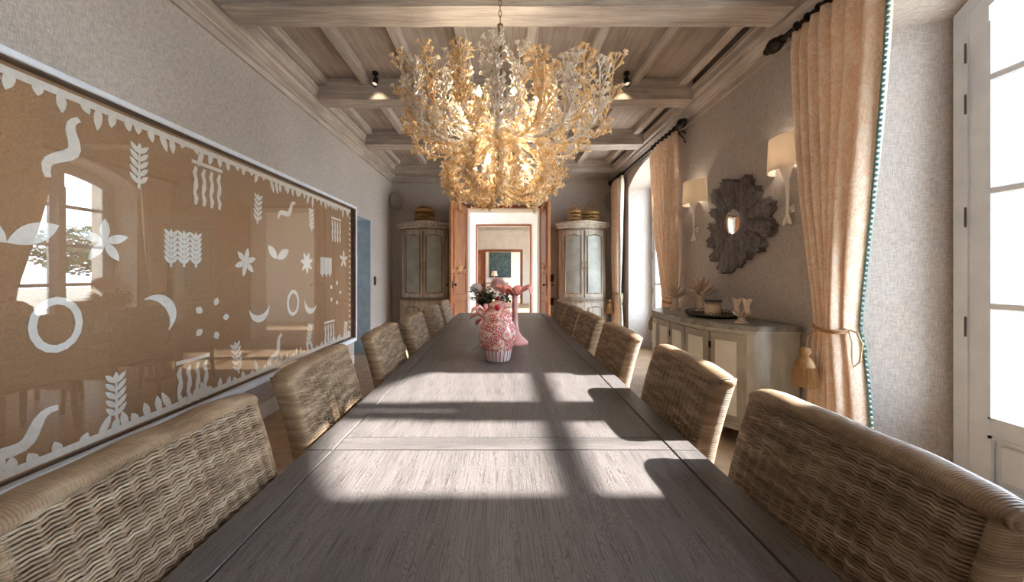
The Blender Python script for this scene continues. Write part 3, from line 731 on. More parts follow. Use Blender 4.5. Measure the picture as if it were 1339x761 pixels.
# ---------------------------------------------------------------- chandelier
CHX, CHY = -.015, 2.28
ch = thing('chandelier', 'two-tier gold and pearl glass branch chandelier glowing above the table', 'chandelier', (CHX, CHY, 0))
def bez(P, t_):
    P = [Vector(p) for p in P]
    while len(P) > 1: P = [a.lerp(b, t_) for a, b in zip(P, P[1:])]
    return P[0]
def flower(m, p, d, L, q):
    d = d.normalized(); a = d.orthogonal().normalized(); b = d.cross(a); n = 6
    rings = [(0,.0022),(.45,.0045),(.8,.0105),(1,.0185)]; vs = []
    for f, r_ in rings:
        for k_ in range(n*2 if f == 1 else n*2):
            an = 2*pi*k_/(n*2); rad = r_*(1.0 if k_ % 2 == 0 or f < .8 else .62)*L/.03
            vs.append(p+d*L*f+(a*cos(an)+b*sin(an))*rad)
    N = n*2; m.add(vs, [(i*N+k_, i*N+(k_+1)%N, (i+1)*N+(k_+1)%N, (i+1)*N+k_) for i in range(3) for k_ in range(N)])
def arm_mesh(ctrl, seed, ntw, twl, rad0=.0125, start=.35):
    q = random.Random(seed); m = MB(); N = 64; pts = []; rr = []
    for i in range(N+1):
        p = bez(ctrl, i/N); p = p + Vector((q.uniform(-.004,.004), q.uniform(-.006,.006), q.uniform(-.004,.004))); pts.append(p)
        rr.append((rad0*(1-.5*i/N))*(1.35 if i % 2 else .8))
    m.tube(pts, rr, 6)
    for i in range(ntw):
        t_ = start+(1-start)*(i+q.random())/ntw; p = bez(ctrl, t_); tan = (bez(ctrl, min(1,t_+.02))-bez(ctrl, t_-.02)).normalized()
        a = q.uniform(0,6.28); o = tan.orthogonal().normalized(); o = (Matrix.Rotation(a,3,tan) @ o)
        d = (o*1.0+tan*q.uniform(.3,1.0)+Vector((0,0,q.uniform(0,.5)))).normalized(); L = twl*q.uniform(.5,1.15)*(1-.25*abs(t_-.7))
        e = p+d*L*.55+Vector((0,0,L*.1)); f = p+d*L*.8+Vector((0,0,L*.35))
        mid = p+d*L*.3; tp = [p, mid, e, f]
        m.tube(tp, [.0046,.0036,.0042,.0028], 5, False)
        flower(m, f, (f-e)+Vector((q.uniform(-.02,.02),q.uniform(-.02,.02),.015)), q.uniform(.024,.036), q)
        for s_ in range(2):
            b0 = e if s_ else mid; dd = (d+Vector((q.uniform(-1,1),q.uniform(-1,1),q.uniform(-.2,1)))).normalized(); b1 = b0+dd*L*.35
            m.tube([b0, b0.lerp(b1,.5), b1], [.0034,.0028,.0024], 4, False)
            flower(m, b1, dd, q.uniform(.02,.03), q)
        if i % 2: m.sphere(p+o*.012, .008, 6, 4)
    p = bez(ctrl, 1); 
    for s_ in range(4):
        dd = Vector((q.uniform(-.8,.8),q.uniform(-.8,.8),q.uniform(.4,1))).normalized(); m.tube([p,p+dd*.035],[.004,.003],4,False); flower(m,p+dd*.035,dd,.03,q)
    return m
def arms(name, variants, n, mats, off=0, jit=.12, seed=1):
    q = random.Random(seed); meshes = []
    for v in variants:
        o = obj(name, v, mats[0], ch, True, 60); meshes.append(o)
    done = []
    for i in range(n):
        if i < len(meshes): o = meshes[i]
        else:
            o = meshes[i % len(meshes)].copy(); COL.objects.link(o); o.parent = ch
        o.rotation_euler = (q.uniform(-.04,.04), q.uniform(-.04,.04), 2*pi*i/n+off+q.uniform(-jit,jit))
        if len(mats) > 1 and i % 4 == 3:
            o.material_slots[0].link = 'OBJECT'; o.material_slots[0].material = mats[1]
        done.append(o)
    return done
def V(r_, z): return (r_, 0, z)
def lightarm(P, seed, ntw, twl, rad=.009, st=.36): return arm_mesh([V(*p) for p in P], seed, ntw, twl, rad, st)
OUT_TALL = lightarm([(.03,2.25),(.20,2.04),(.46,2.04),(.74,2.12),(.62,2.36),(.68,2.60)], 11, 20, .10)
OUT_MID = lightarm([(.03,2.25),(.22,2.00),(.50,2.00),(.72,2.12),(.62,2.28),(.64,2.46)], 12, 20, .10)
OUT_LOW = lightarm([(.03,2.24),(.20,2.00),(.46,1.96),(.70,2.06),(.56,2.22),(.60,2.33)], 13, 20, .095)
IN_TALL = lightarm([(.02,2.22),(.18,2.10),(.42,2.18),(.38,2.40),(.42,2.64)], 14, 20, .085)
IN_LOW = lightarm([(.02,2.22),(.16,2.10),(.36,2.12),(.30,2.32),(.34,2.50)], 15, 20, .085)
def directed(name, pick, n, off, seed):
    q = random.Random(seed); made = {}
    for i in range(n):
        a = 2*pi*i/n+off+q.uniform(-.1,.1); key = pick(-sin(a), i)     # how far the arm points towards the near end
        mb = {'ot':OUT_TALL,'om':OUT_MID,'ol':OUT_LOW,'it':IN_TALL,'il':IN_LOW}[key]
        if key not in made: o = made[key] = obj(name, mb, M_CRYST, ch, True, 60)
        else: o = made[key].copy(); COL.objects.link(o)
        o.parent = ch; o.rotation_euler = (q.uniform(-.03,.03), q.uniform(-.03,.03), a)
        if i % 4 == 3 or (-sin(a) > .5 and i % 2):
            o.material_slots[0].link = 'OBJECT'; o.material_slots[0].material = M_CRYSTW
        else: o.material_slots[0].link = 'OBJECT'; o.material_slots[0].material = M_CRYST
directed('outer_arm', lambda f, i: 'ol' if f > .55 else ('om' if (i % 2 or f > .2) else 'ot'), 20, .05, 1)
directed('inner_arm', lambda f, i: 'il' if f > .45 or i % 3 == 0 else 'it', 16, .2, 3)
arms('lower_arm', [lightarm([(.03,1.90),(.10,1.72),(.28,1.66),(.44,1.78),(.37,1.90),(.35,2.00)], 16, 20, .055, .0085, .25),
                   lightarm([(.03,1.90),(.12,1.75),(.30,1.71),(.41,1.82),(.33,1.90),(.30,2.00)], 17, 20, .055, .0085, .25)], 16, (M_CRYST,), .1, .08, 4)
def strand_mesh(ctrl, seed):
    q = random.Random(seed); m = MB(); N = 26
    for i in range(N):
        p = bez(ctrl, i/(N-1)); m.sphere(p, q.uniform(.010,.0145), 7, 4)
        if i % 3 == 0: flower(m, p, Vector((q.uniform(.2,1),q.uniform(-1,1),q.uniform(-1,.3))), .022, q)
    return m
arms('bead_strand', [strand_mesh([V(.05,2.25),V(.08,2.10),V(.20,1.98),V(.26,1.92)], 5), strand_mesh([V(.04,2.25),V(.05,2.12),V(.12,2.0),V(.15,1.88)], 6)], 20, (M_CRYST,), 0, .05, 6)
m = MB(); m.lathe([(.012,1.80),(.035,1.83),(.05,1.88),(.03,1.93),(.016,1.97),(.016,2.16),(.05,2.2),(.055,2.26),(.03,2.31),(.015,2.36),(.013,2.86),(.02,2.88),(.0,2.90)], 16); obj('stem', m, M_BRASS, ch)
m = MB()
zc = 2.90; i = 0
while zc < ZC-.03:
    pts = [(.010*cos(a)*(1 if i % 2 else 0), .010*cos(a)*(0 if i % 2 else 1), zc+.022+.022*sin(a)) for a in [2*pi*k_/10 for k_ in range(10)]]
    m.tube(pts, .0028, 5, closed=True); zc += .034; i += 1
obj('chain', m, M_BRASS, ch); obj('ceiling_rose', MB().lathe([(.0,ZC-.045),(.02,ZC-.04),(.05,ZC-.02),(.055,ZC)], 16), M_BRASS, ch)
for (r_, z, n, off, en) in ((.26, 2.30, 8, .3, 15.0), (.17, 1.93, 5, .5, 8.0)):
    for i in range(n):
        a = 2*pi*i/n+off; x, y = r_*cos(a), r_*sin(a)
        c_ = obj('candle_socket', MB().lathe([(.016,z-.09),(.02,z-.08),(.011,z-.075),(.011,z-.01),(.013,z)], 10, (x,y,0)), M_CRYSTW, ch)
        obj('bulb', MB().lathe([(.006,z),(.015,z+.02),(.014,z+.035),(.006,z+.055),(0,z+.07)], 10, (x,y,0)), M_BULB, c_)
        lamp('chandelier_bulb_light', 'POINT', (x, y, z+.03), en, (1,.89,.69), .02, ch)

# ---------------------------------------------------------------- sideboard on the window wall
SB0, SB1, SBZ = 2.53, 4.01, .89; SBC = (SB0+SB1)/2; SHW = (SB1-SB0)/2
bow = lambda y, o=0: 1.56+o+.26*abs((y-SBC)/SHW)**4
sb = thing('sideboard', 'bow-fronted grey painted sideboard with a stone top under the sunburst mirror', 'sideboard', (1.85, SBC, 0))
LX = lambda x, y, z: (x-1.85, y-SBC, z)
def bowed(z0, z1, o, ya=SB0, yb=SB1, xback=2.15):
    n = 40; pts = [(bow(ya+(yb-ya)*i/n, o), ya+(yb-ya)*i/n) for i in range(n+1)] + [(xback, yb), (xback, ya)]
    return MB().loft([[LX(x,y,z) for x, y in pts] for z in (z0, z1)])
obj('body', bowed(.13, .845, .012, SB0+.012, SB1-.012), M_GPAINT, sb)
mt = bowed(.855, SBZ, -.012, SB0-.012, SB1+.012); obj('top', mt, M_GTOP, sb)
obj('top_moulding', bowed(.835, .855, -.002, SB0-.002, SB1+.002), M_GPAINT, sb); obj('plinth', bowed(.115, .145, -.004, SB0-.002, SB1+.002), M_GPAINT, sb)
def strip_panel(ya, yb, z0, z1, o0, o1):
    n = 10; yy_ = [ya+(yb-ya)*i/n for i in range(n+1)]
    return MB().loft([[LX(bow(y,o0),y,z) for y in yy_] + [LX(bow(y,o1),y,z) for y in reversed(yy_)] for z in (z0, z1)])
bounds = [SB0+.03, 2.75, 3.01, SBC, 3.53, 3.79, SB1-.03]
for i, (a, b) in enumerate(zip(bounds, bounds[1:])):
    a += .008; b -= .008
    dr = obj('door', strip_panel(a, b, .165, .82, -.004, .014), M_GFRAME, sb)
    fw = .045 if b-a > .22 else .032
    obj('door_panel', strip_panel(a+fw, b-fw, .215, .765, -.0075, .002), M_GPANEL, dr)
    ky = b-.02 if i % 2 == 0 else a+.02
    if i in (1, 3, 5): obj('key', MB().tube([LX(bow(ky)-.004,ky,.52), LX(bow(ky)-.03,ky,.52)], .004, 6).lathe([(.0,0),(.012,.002),(.0,.004)], 8, LX(bow(ky)-.032,ky,.52)), M_BRASS, dr)
    hy = a-.003 if i % 2 else b+.003
    for z in (.27, .72): obj('hinge', MB().tube([LX(bow(hy)-.004,hy,z-.025), LX(bow(hy)-.004,hy,z+.025)], .005, 6), M_DARK, dr)
for (x, y) in ((1.80, SB0+.05), (1.80, SB1-.05), (2.08, SB0+.05), (2.08, SB1-.05), (1.63, 2.86), (1.63, 3.68)):
    obj('foot', MB().lathe([(.016,0),(.024,.02),(.03,.09),(.034,.116)], 12, LX(x,y,0)), M_GPAINT, sb)
# sideboard things
def pt(px, py, z):      # a table-like point at height z seen at a pixel
    y = (H-z)*F/(py-CY); return ((px-CX)*y/F, y)
def coral(name, label, x, y, hgt, rad, n, seed, tiers):
    q = random.Random(seed); r = thing(name, label, 'ornament', (x, y, SBZ), q.uniform(0,3))
    obj('base', MB().lathe([(rad*.42,0),(rad*.42,.015),(rad*.3,.03),(rad*.26,hgt*.32),(rad*.34,hgt*.42),(0,hgt*.5)], 14), M_CREAM, r)
    for i in range(n):
        a = i*2.4+q.uniform(-.2,.2); f = i/n; z0 = hgt*(.34+.26*f); el = .15+1.05*f+q.uniform(-.12,.12); L = rad*(1.05-.25*f)
        p0 = Vector((cos(a)*rad*.12, sin(a)*rad*.12, z0)); d = Vector((cos(a)*cos(el), sin(a)*cos(el), sin(el))); p3 = p0+d*L*1.1; p3.z = min(p3.z+L*.15, hgt)
        p1 = p0+d*L*.45+Vector((0,0,.01)); m = MB(); side = Vector((-sin(a),cos(a),0)); up = d.cross(side)
        rings = []
        for t_, wd in ((0,.3),(.25,.75),(.5,1.0),(.75,.7),(1,.12)):
            c = p0.lerp(p1, t_*2) if t_ < .5 else p1.lerp(p3, t_*2-1); ww = wd*rad*.17
            rings.append([c+side*ww*cos(2*pi*k_/6)+up*ww*.4*sin(2*pi*k_/6) for k_ in range(6)])
        m.loft(rings); obj('frond', m, M_CREAM, r)
coral('coral_ornament', 'taller cream ceramic coral sprig at the back of the sideboard beside the candle', 1.99, 3.53, .40, .135, 22, 4, 3)
coral('coral_ornament', 'shorter cream ceramic coral sprig at the window end of the sideboard', 1.80, 3.67, .32, .105, 20, 8, 3)
r = thing('tray', 'dark oval metal tray with an openwork rim holding the candle jar', 'tray', (1.87, 3.13, SBZ))
obj('dish', MB().lathe([(.0,.002),(.16,0),(.2,.012),(.215,.02),(.21,.024),(.19,.016),(.0,.012)], 32), M_TRAY, r)
m = MB()
for i in range(26):
    a = 2*pi*i/26; c = Vector((.212*cos(a), .212*sin(a), .037)); tg = Vector((-sin(a),cos(a),0)); m.tube([c+tg*.019*cos(b_)+Vector((0,0,.015*sin(b_))) for b_ in [2*pi*k_/8 for k_ in range(8)]], .003, 4, closed=True)
obj('rim', m, M_TRAY, r)
r = thing('candle_jar', 'squat glass jar of cream candle wax on the dark tray', 'candle', (1.87, 3.13, SBZ+.013))
obj('wax', MB().lathe([(.0,.004),(.062,.004),(.064,.095),(0,.095)], 28), M_WAX, r); obj('jar', MB().lathe([(.066,0),(.07,.004),(.07,.135),(.067,.135),(.067,.006)], 28), M_JARGL, r)
obj('metal_band', MB().lathe([(.0712,.118),(.0735,.12),(.0735,.133),(.0712,.135)], 28), M_TRAY, r)
obj('wick', MB().tube([(0,0,.09),(.002,0,.108)], .002, 5), M_IRON, r)
r = thing('double_vase', 'cream ceramic vase of two tulip cups at the near end of the sideboard', 'vase', (1.86, 2.735, SBZ), radians(20))
obj('foot', MB().lathe([(.045,0),(.045,.008),(.03,.016),(.022,.04),(.026,.06),(.012,.075),(0,.08)], 20), M_CREAM, r)
for s in (-1,1):
    m = MB().tube([(0,0,.04),(0,s*.02,.07),(0,s*.035,.095)], [.018,.016,.02], 10)
    def tulip(u, v):
        a = 2*pi*u; rr_ = .019+.018*v-.006*sin(pi*v)+ (.006*cos(a*4) if v > .7 else .002*cos(a*4)); return (rr_*cos(a), s*.038+rr_*sin(a), .085+.10*v+(.008*cos(a*4) if v > .95 else 0))
    m.grid(tulip, 24, 8, True); m.grid(lambda u, v: tuple(Vector((0,s*.038,0))+(Vector(tulip(u,1-v))-Vector((0,s*.038,0)))*(.86) + Vector((0,0,.026*(1)))-Vector((0,0,.0))) if False else tuple((tulip(u,1-v)[0]*.86, s*.038+(tulip(u,1-v)[1]-s*.038)*.86, tulip(u,1-v)[2])), 24, 8, True)
    obj('cup', m, M_CREAM, r)
for i in range(8):
    a = i*pi/4; m = MB().tube([(.015*cos(a),.015*sin(a),.045),(.05*cos(a),.05*sin(a),.07),(.062*cos(a),.062*sin(a),.085+.01*(i%2))], [.006,.011,.002], 6); obj('leaf', m, M_CREAM, r)

# ---------------------------------------------------------------- sunburst mirror and sconces
MY, MZ = 3.24, 1.75
r = thing('sunburst_mirror', 'round grey carved sunburst mirror with a small oval glass above the sideboard', 'mirror', (XR, MY, MZ))
q = random.Random(31); NRAY = 15
for i in range(NRAY):
    a = 2*pi*i/NRAY+q.uniform(-.05,.05); L = q.uniform(.37,.52); w1 = L*q.uniform(.14,.25); ca, sa = cos(a), sin(a); tilt = q.uniform(0,.012)
    def rayf(u, v):
        s_ = (u-.5)*2; rr_ = .10+(L-.10)*v; wd = (.035+(w1-.035)*v**.8)
        rr_ -= (.07*abs(s_)**2.2*v + (.012*sin(s_*9+i)*v if v > .8 else 0))
        lat = s_*wd + .010*sin(v*14+i)*v; ht = .018+tilt+.022*(1-s_*s_)+.009*cos(s_*11+i)*v+.02*v*(1-s_*s_)
        return (-ht, ca*rr_*.95-sa*lat, sa*rr_+ca*lat)
    m = MB(); m.grid(rayf, 18, 14); n_ = 19*15
    back = [( -.003, p[1], p[2]) for p in m.v]; vs = back; m.add(vs, [(j*19+i_, (j+1)*19+i_, (j+1)*19+i_+1, j*19+i_+1) for j in range(14) for i_ in range(18)])
    edge = [j*19 for j in range(15)] + [14*19+i_ for i_ in range(1,19)] + [j*19+18 for j in range(13,-1,-1)] + [i_ for i_ in range(17,0,-1)]
    m.f += [(edge[k_], edge[(k_+1)%len(edge)], edge[(k_+1)%len(edge)]+n_, edge[k_]+n_) for k_ in range(len(edge))]
    obj('ray', m, M_SUN, r, True, 50)
MX = Matrix.Rotation(-pi/2, 3, 'Y')
m = MB(); m.lathe([(.15,.0),(.185,.02),(.188,.05),(.168,.068),(.150,.060),(.142,.045),(.136,.05)], 40, (0,0,0), 1.04, 1.0, MX); obj('oval_frame', m, M_GFRAME if False else M_SUN, r)
m = MB(); m.lathe([(.143,.044),(.11,.050),(.06,.054),(.0,.055)], 40, (0,0,0), 1.04, 1.0, MX); obj('mirror_glass', m, M_MIRROR, r)
def sconce(y, label):
    r = thing('wall_sconce', label, 'wall lamp', (XR, y, 1.64), 0, 'plaster sconces flanking the sunburst mirror')
    m = MB(); rad, dep, z0, z1 = .175, .15, .40, .65
    def sh(u, v):
        a = pi*u; k_ = 1-.06*v; return (-.004-dep*k_*sin(a), rad*k_*cos(a), z0+(z1-z0)*v)
    m.grid(sh, 28, 4); m.grid(lambda u, v: tuple((sh(u,v)[0]*.97-.0, sh(u,v)[1]*.98, sh(u,v)[2])), 28, 4); obj('lamp_shade', m, M_SHADE, r)
    m = MB(); m.tube([(-.05,0,.005),(-.047,0,.06),(-.045,0,.2),(-.05,0,.33),(-.06,0,.44)], [.012,.010,.0115,.016,.05], 12); 
    for s in (-1,1): m.tube([(-.047,s*.004,.07),(-.05,s*.022,.02),(-.05,s*.034,-.005)], [.010,.012,.007], 8)
    m.tube([(-.05,0,.05),(-.07,0,.01),(-.075,0,-.005)], [.01,.011,.006], 8); m.tube([(-.045,0,.12),(-.0,0,.12)], .012, 8)
    obj('stem', m, M_CREAM if False else M_PLASTER, r)
    obj('wall_plate', MB().rbox(-.012, -.001, -.016, .016, .09, .15, .004), M_PLASTER, r)
    obj('bulb', MB().sphere((-.07,0,.52), .022, 12, 8), M_SBULB, r)
    lamp('sconce_light', 'POINT', (-.07,0,.52), 14.0, (1,.86,.68), .025, r)
sconce(2.62, 'lit half-drum plaster sconce beside the large tied curtain')
sconce(3.90, 'lit half-drum plaster sconce on the far side of the sunburst mirror')

# ---------------------------------------------------------------- curtains, rods, tiebacks
RX, RZ = 2.045, 2.985
def curtain(label, ytop, ytie, ybot, ztie, edge, nf, curl=.0):
    yc = sum(ytop)/2; r = thing('curtain', label, 'curtain', (RX, yc, 0), 0, None); r['group'] = 'damask curtains'
    ztop = RZ-.035
    def bounds_(z):
        def mixs(a, b, t_): t_ = t_*t_*(3-2*t_); return a+(b-a)*t_
        if z > ztie:
            t_ = (z-ztie)/(ztop-ztie); t2 = t_**.75
            return mixs(ytie[0], ytop[0], t2), mixs(ytie[1], ytop[1], t2)
        t_ = 1-z/ztie; t_ = t_**.7; return ytie[0]+(ybot[0]-ytie[0])*t_, ytie[1]+(ybot[1]-ytie[1])*t_
    def pos(u, z, o=0):
        a, b = bounds_(z); t_ = abs(z-ztie); sq = min(1, .25+t_*.9); amp = (.020+.026*sq)
        if z > ztop-.14: amp *= .55+.45*min(1,(ztop-z)/.14)
        ph = u*nf*2*pi; x = RX + amp*sin(ph+.35*sin(z*1.7+u*5)) + .012*sin(u*9+z*2) - .012
        e_ = u if edge < 0 else 1-u; x += curl*max(0, 1-e_/.30)**1.4
        return (x-RX+o, a+(b-a)*u-yc+.008*cos(ph*1.0)*sq, z)
    m = MB(); NV = 60; NU = nf*14
    m.grid(lambda u, v: pos(u, .012+(ztop-.012)*v), NU, NV)
    fab = obj('fabric', m, M_CURT, r, True, 180)
    sm = fab.modifiers.new('thick', 'SOLIDIFY'); sm.thickness = .004
    m = MB()
    for i in range(nf):
        u = (i+.25)/nf; p = pos(u, ztop-.09); m.tube([pos(u, ztop, -.006), (p[0]-.016,p[1],p[2]), (p[0]-.01,p[1],p[2]-.1)], [.014,.010,.003], 8)
    obj('pinch_pleat', m, M_CURT, r)
    m = MB(); ue = 0.0 if edge < 0 else 1.0; z = .03
    m.tube([pos(ue, .02+ (ztop-.04)*i/40, 0) for i in range(41)], .0055, 6)
    while z < ztop-.02:
        p = pos(ue, z); m.sphere((p[0],p[1]+edge*.011,p[2]), .0105, 7, 5); z += .03
    obj('bobble_trim', m, M_TEAL, r)
    return r
# near window's far curtain (window side edge is at lower y)
curtain('large cream and rust damask curtain tied back beside the bright near window', (1.92, 2.46), (2.12, 2.26), (2.02, 2.34), .93, -1, 7, .10)
curtain('rust damask curtain tied back beside the far sconce, nearer one at the far window', (4.12, 4.80), (4.14, 4.42), (4.10, 4.50), .93, 1, 7)
curtain('slim damask curtain hanging at the far corner by the grey cupboard', (5.98, 6.50), (6.14, 6.40), (6.02, 6.46), .93, -1, 6)
def rod(label, ya, yb, rings):
    r = thing('curtain_rod', label, 'curtain rod', (RX, ya, RZ))
    obj('pole', MB().tube([(0, .0, 0), (0, (yb-ya)/2, 0), (0, yb-ya, 0)], .02, 14), M_DARK, r)
    for e, s in ((0, -1), (yb-ya, 1)):
        if ya < 1 and s < 0: continue
        MR = Matrix.Rotation(-pi/2*s, 3, 'X')
        obj('finial', MB().lathe([(.02,0),(.034,.01),(.026,.024),(.046,.05),(.056,.085),(.045,.12),(.026,.14),(.03,.155),(.022,.175),(.0,.19)], 16, (0,e,0), 1, 1, MR), M_DARK, r)
        m = MB().tube([(0,e-s*.06,-.02),(.05,e-s*.06,-.045),(.09,e-s*.06,-.02),(XR-RX-.002,e-s*.06,-.06)], .009, 8); m.tube([(XR-RX-.006,e-s*.06,-.17),(XR-RX-.03,e-s*.06,-.11),(0,e-s*.06,-.022)], .007, 8)
        obj('bracket', m, M_DARK, r)
    for y in rings:
        m = MB().tube([(.031*cos(a), y-ya+.004*sin(a), .031*sin(a)-.007) for a in [2*pi*k_/14 for k_ in range(14)]], .008, 6, closed=True); obj('ring', m, M_DARK, r)
rod('dark carved curtain rod end above the large tied curtain', -.1, 2.56, [1.92+.085*i for i in range(7)])
rod('dark carved curtain rod spanning the far window', 4.10, 6.56, [4.16+.10*i for i in range(7)] + [6.02+.08*i for i in range(6)])
def tieback(label, ya, yb, z, ytas, xt=-.125):
    yc = (ya+yb)/2; r = thing('tieback', label, 'curtain tieback', (RX, yc, z), 0, 'tasselled curtain tiebacks')
    hw = (yb-ya)/2+.012
    pts = [(-.012+.062*cos(a), hw*sin(a), .012*sin(a+.5)) for a in [2*pi*k_/28 for k_ in range(28)]]
    m = MB(); m.tube(pts, .007, 8, closed=True); m.tube([(p[0],p[1],p[2]+.012) for p in pts], .006, 8, closed=True); obj('cord', m, M_CORD, r)
    s = -1
    m = MB(); y0 = -hw; m.tube([(.05,y0*.8,.005),(.03,y0-.05,.0),(.02,y0-.09,-.06),(.01,y0-.085,-.16),(.01,y0-.05,-.20),(.02,y0-.03,-.15),(.03,y0-.02,-.06),(.04,y0*.85,.0)], .005, 7); obj('loop', m, M_PALECORD, r)
    yt = ytas-yc; k_s = 1.3; m = MB(); m.tube([(-.06,yt*.8,0),(xt+.01,yt,-.05),(xt,yt,-.12)], .005, 6); zo = -.005
    m.lathe([(a_*k_s, b_*k_s+zo) for a_, b_ in [(.0,-.085),(.018,-.09),(.024,-.105),(.02,-.12),(.014,-.13),(.026,-.14),(.038,-.165),(.04,-.18),(.0,-.178)]], 16, (xt-.005,yt,0)); obj('tassel_head', m, M_CORD, r)
    m = MB(); q = random.Random(5)
    for tier, (z0, z1, r0, r1) in enumerate(((-.165,-.235,.03,.052),(-.20,-.275,.028,.050))):
        z0, z1, r0, r1 = z0*k_s+zo, z1*k_s+zo, r0*k_s, r1*k_s
        for i in range(60):
            a = 2*pi*i/60+q.uniform(-.05,.05); m.tube([(xt-.005+r0*cos(a),yt+r0*sin(a),z0),(xt-.005+(r0+r1)/2*1.1*cos(a),yt+(r0+r1)/2*1.1*sin(a),(z0+z1)/2),(xt-.005+r1*cos(a),yt+r1*sin(a),z1+q.uniform(-.006,.006))], .0038, 4)
    obj('tassel_fringe', m, M_CORD, r)
tieback('gold cord tieback with a large tassel on the large near curtain', 2.12, 2.26, .925, 2.225)
tieback('gold cord tieback with a tassel on the curtain behind the sideboard', 4.14, 4.42, .93, 4.44)
tieback('pale cord tieback with a tassel on the slim curtain at the far corner', 6.14, 6.40, .93, 6.28)

# ---------------------------------------------------------------- corner cupboards
def armoire(x0, x1, label, knobs):
    xc = (x0+x1)/2; hw = (x1-x0)/2; r = thing('corner_cupboard', label, 'cupboard', (xc, 6.70, 0), 0, None); r['group'] = 'limewashed corner cupboards'
    bowy = lambda x, o: -.30-o-.15*cos(min(1,abs(x)/hw)*pi/2)
    def body(z0, z1, o, arch=0, n=24):
        pts = [(-hw-o+(2*hw+2*o)*i/n) for i in range(n+1)]
        def rg(z, up): return [(x, bowy(x, o), z+(up*cos(min(1,abs(x)/hw)*pi/2)**2 if up else 0)) for x in pts] + [(hw+o, 0, z), (-hw-o, 0, z)]
        return MB().loft([rg(z0, 0), rg(z1, arch)])
    obj('lower_body', body(.09, .78, .025), M_BZ, r); obj('base', body(0, .09, .035), M_BZ, r); obj('waist_moulding', body(.78, .815, .045), M_BZD, r)
    obj('upper_body', body(.815, 2.06, 0), M_BZ, r); obj('frieze', body(2.06, 2.10, .02), M_BZD, r)
    obj('cornice', MB().loft([[ (x, y, z) for x, y, z in ring_] for ring_ in [[(p[0]*(1+o/hw), p[1]-o*(1 if p[1] < -.1 else 0), z+ar*cos(min(1,abs(p[0])/hw)*pi/2)**2) for p in ([(-hw+2*hw*i/24, bowy(-hw+2*hw*i/24,0)) for i in range(25)]+[(hw,0),(-hw,0)])] for o, z, ar in ((.02,2.09,0),(.05,2.11,.008),(.045,2.125,.015),(.065,2.14,.022),(.065,2.15,.025),(.085,2.158,.028),(.085,2.18,.03))]]), M_BZ, r)
    def pan(xa, xb, z0, z1, o0, o1, arch=0):
        n = 10; xs = [xa+(xb-xa)*i/n for i in range(n+1)]
        return MB().loft([[(x,bowy(x,o0),z+(arch*sin(pi*(x-xa)/(xb-xa)) if z == z1 else 0)) for x in xs] + [(x,bowy(x,o1),z+(arch*sin(pi*(x-xa)/(xb-xa)) if z == z1 else 0)) for x in reversed(xs)] for z in (z0, z1)])
    for s in (-1,1):
        xa, xb = (-hw+.05, -.006) if s < 0 else (.006, hw-.05)
        d_ = obj('door', pan(xa, xb, .85, 2.035, -.01, .016), M_BZ, r)
        obj('door_panel', pan(xa+.055, xb-.055, .93, 1.95, .0, .019), M_CUPP, d_)
        for ex in (xa+.004, xb-.004): obj('door_edge', MB().tube([(ex,bowy(ex,.014),.85),(ex,bowy(ex,.014),2.035)], .007, 6), M_BZD, d_)
        mm = MB(); ya_, yb_ = xa+.05, xb-.05
        mm.tube([(ya_,bowy(ya_,.018),.925),((ya_+yb_)/2,bowy((ya_+yb_)/2,.018),.925),(yb_,bowy(yb_,.018),.925),(yb_,bowy(yb_,.018),1.94),((ya_+yb_)/2,bowy((ya_+yb_)/2,.018),1.97),(ya_,bowy(ya_,.018),1.94)], .013, 6, closed=True)
        obj('door_moulding', mm, M_BZD, d_)
        hx = -.03 if s < 0 else .03
        obj('handle', MB().tube([(hx,bowy(hx,.016),1.36),(hx,bowy(hx,.045),1.38),(hx,bowy(hx,.045),1.46),(hx,bowy(hx,.016),1.48)], .007, 8), M_BRASS, d_)
        d_ = obj('lower_door', pan(xa, xb, .13, .75, .015, .040), M_BZ, r); obj('door_moulding', MB().tube([(p_, bowy(p_,.046), z_) for p_, z_ in ((xa+.06,.2),((xa+xb)/2,.2),(xb-.06,.2),(xb-.06,.66),((xa+xb)/2,.69),(xa+.06,.66))], .011, 6, closed=True), M_BZD, d_); obj('door_panel', pan(xa+.06, xb-.06, .20, .68, .02, .047), M_BZ, d_)
armoire(-1.83, -.99, 'limewashed bow-front corner cupboard with one straw cage, picture wall side', 0)
armoire(1.03, 1.88, 'limewashed bow-front corner cupboard with two straw cages, window side', 1)
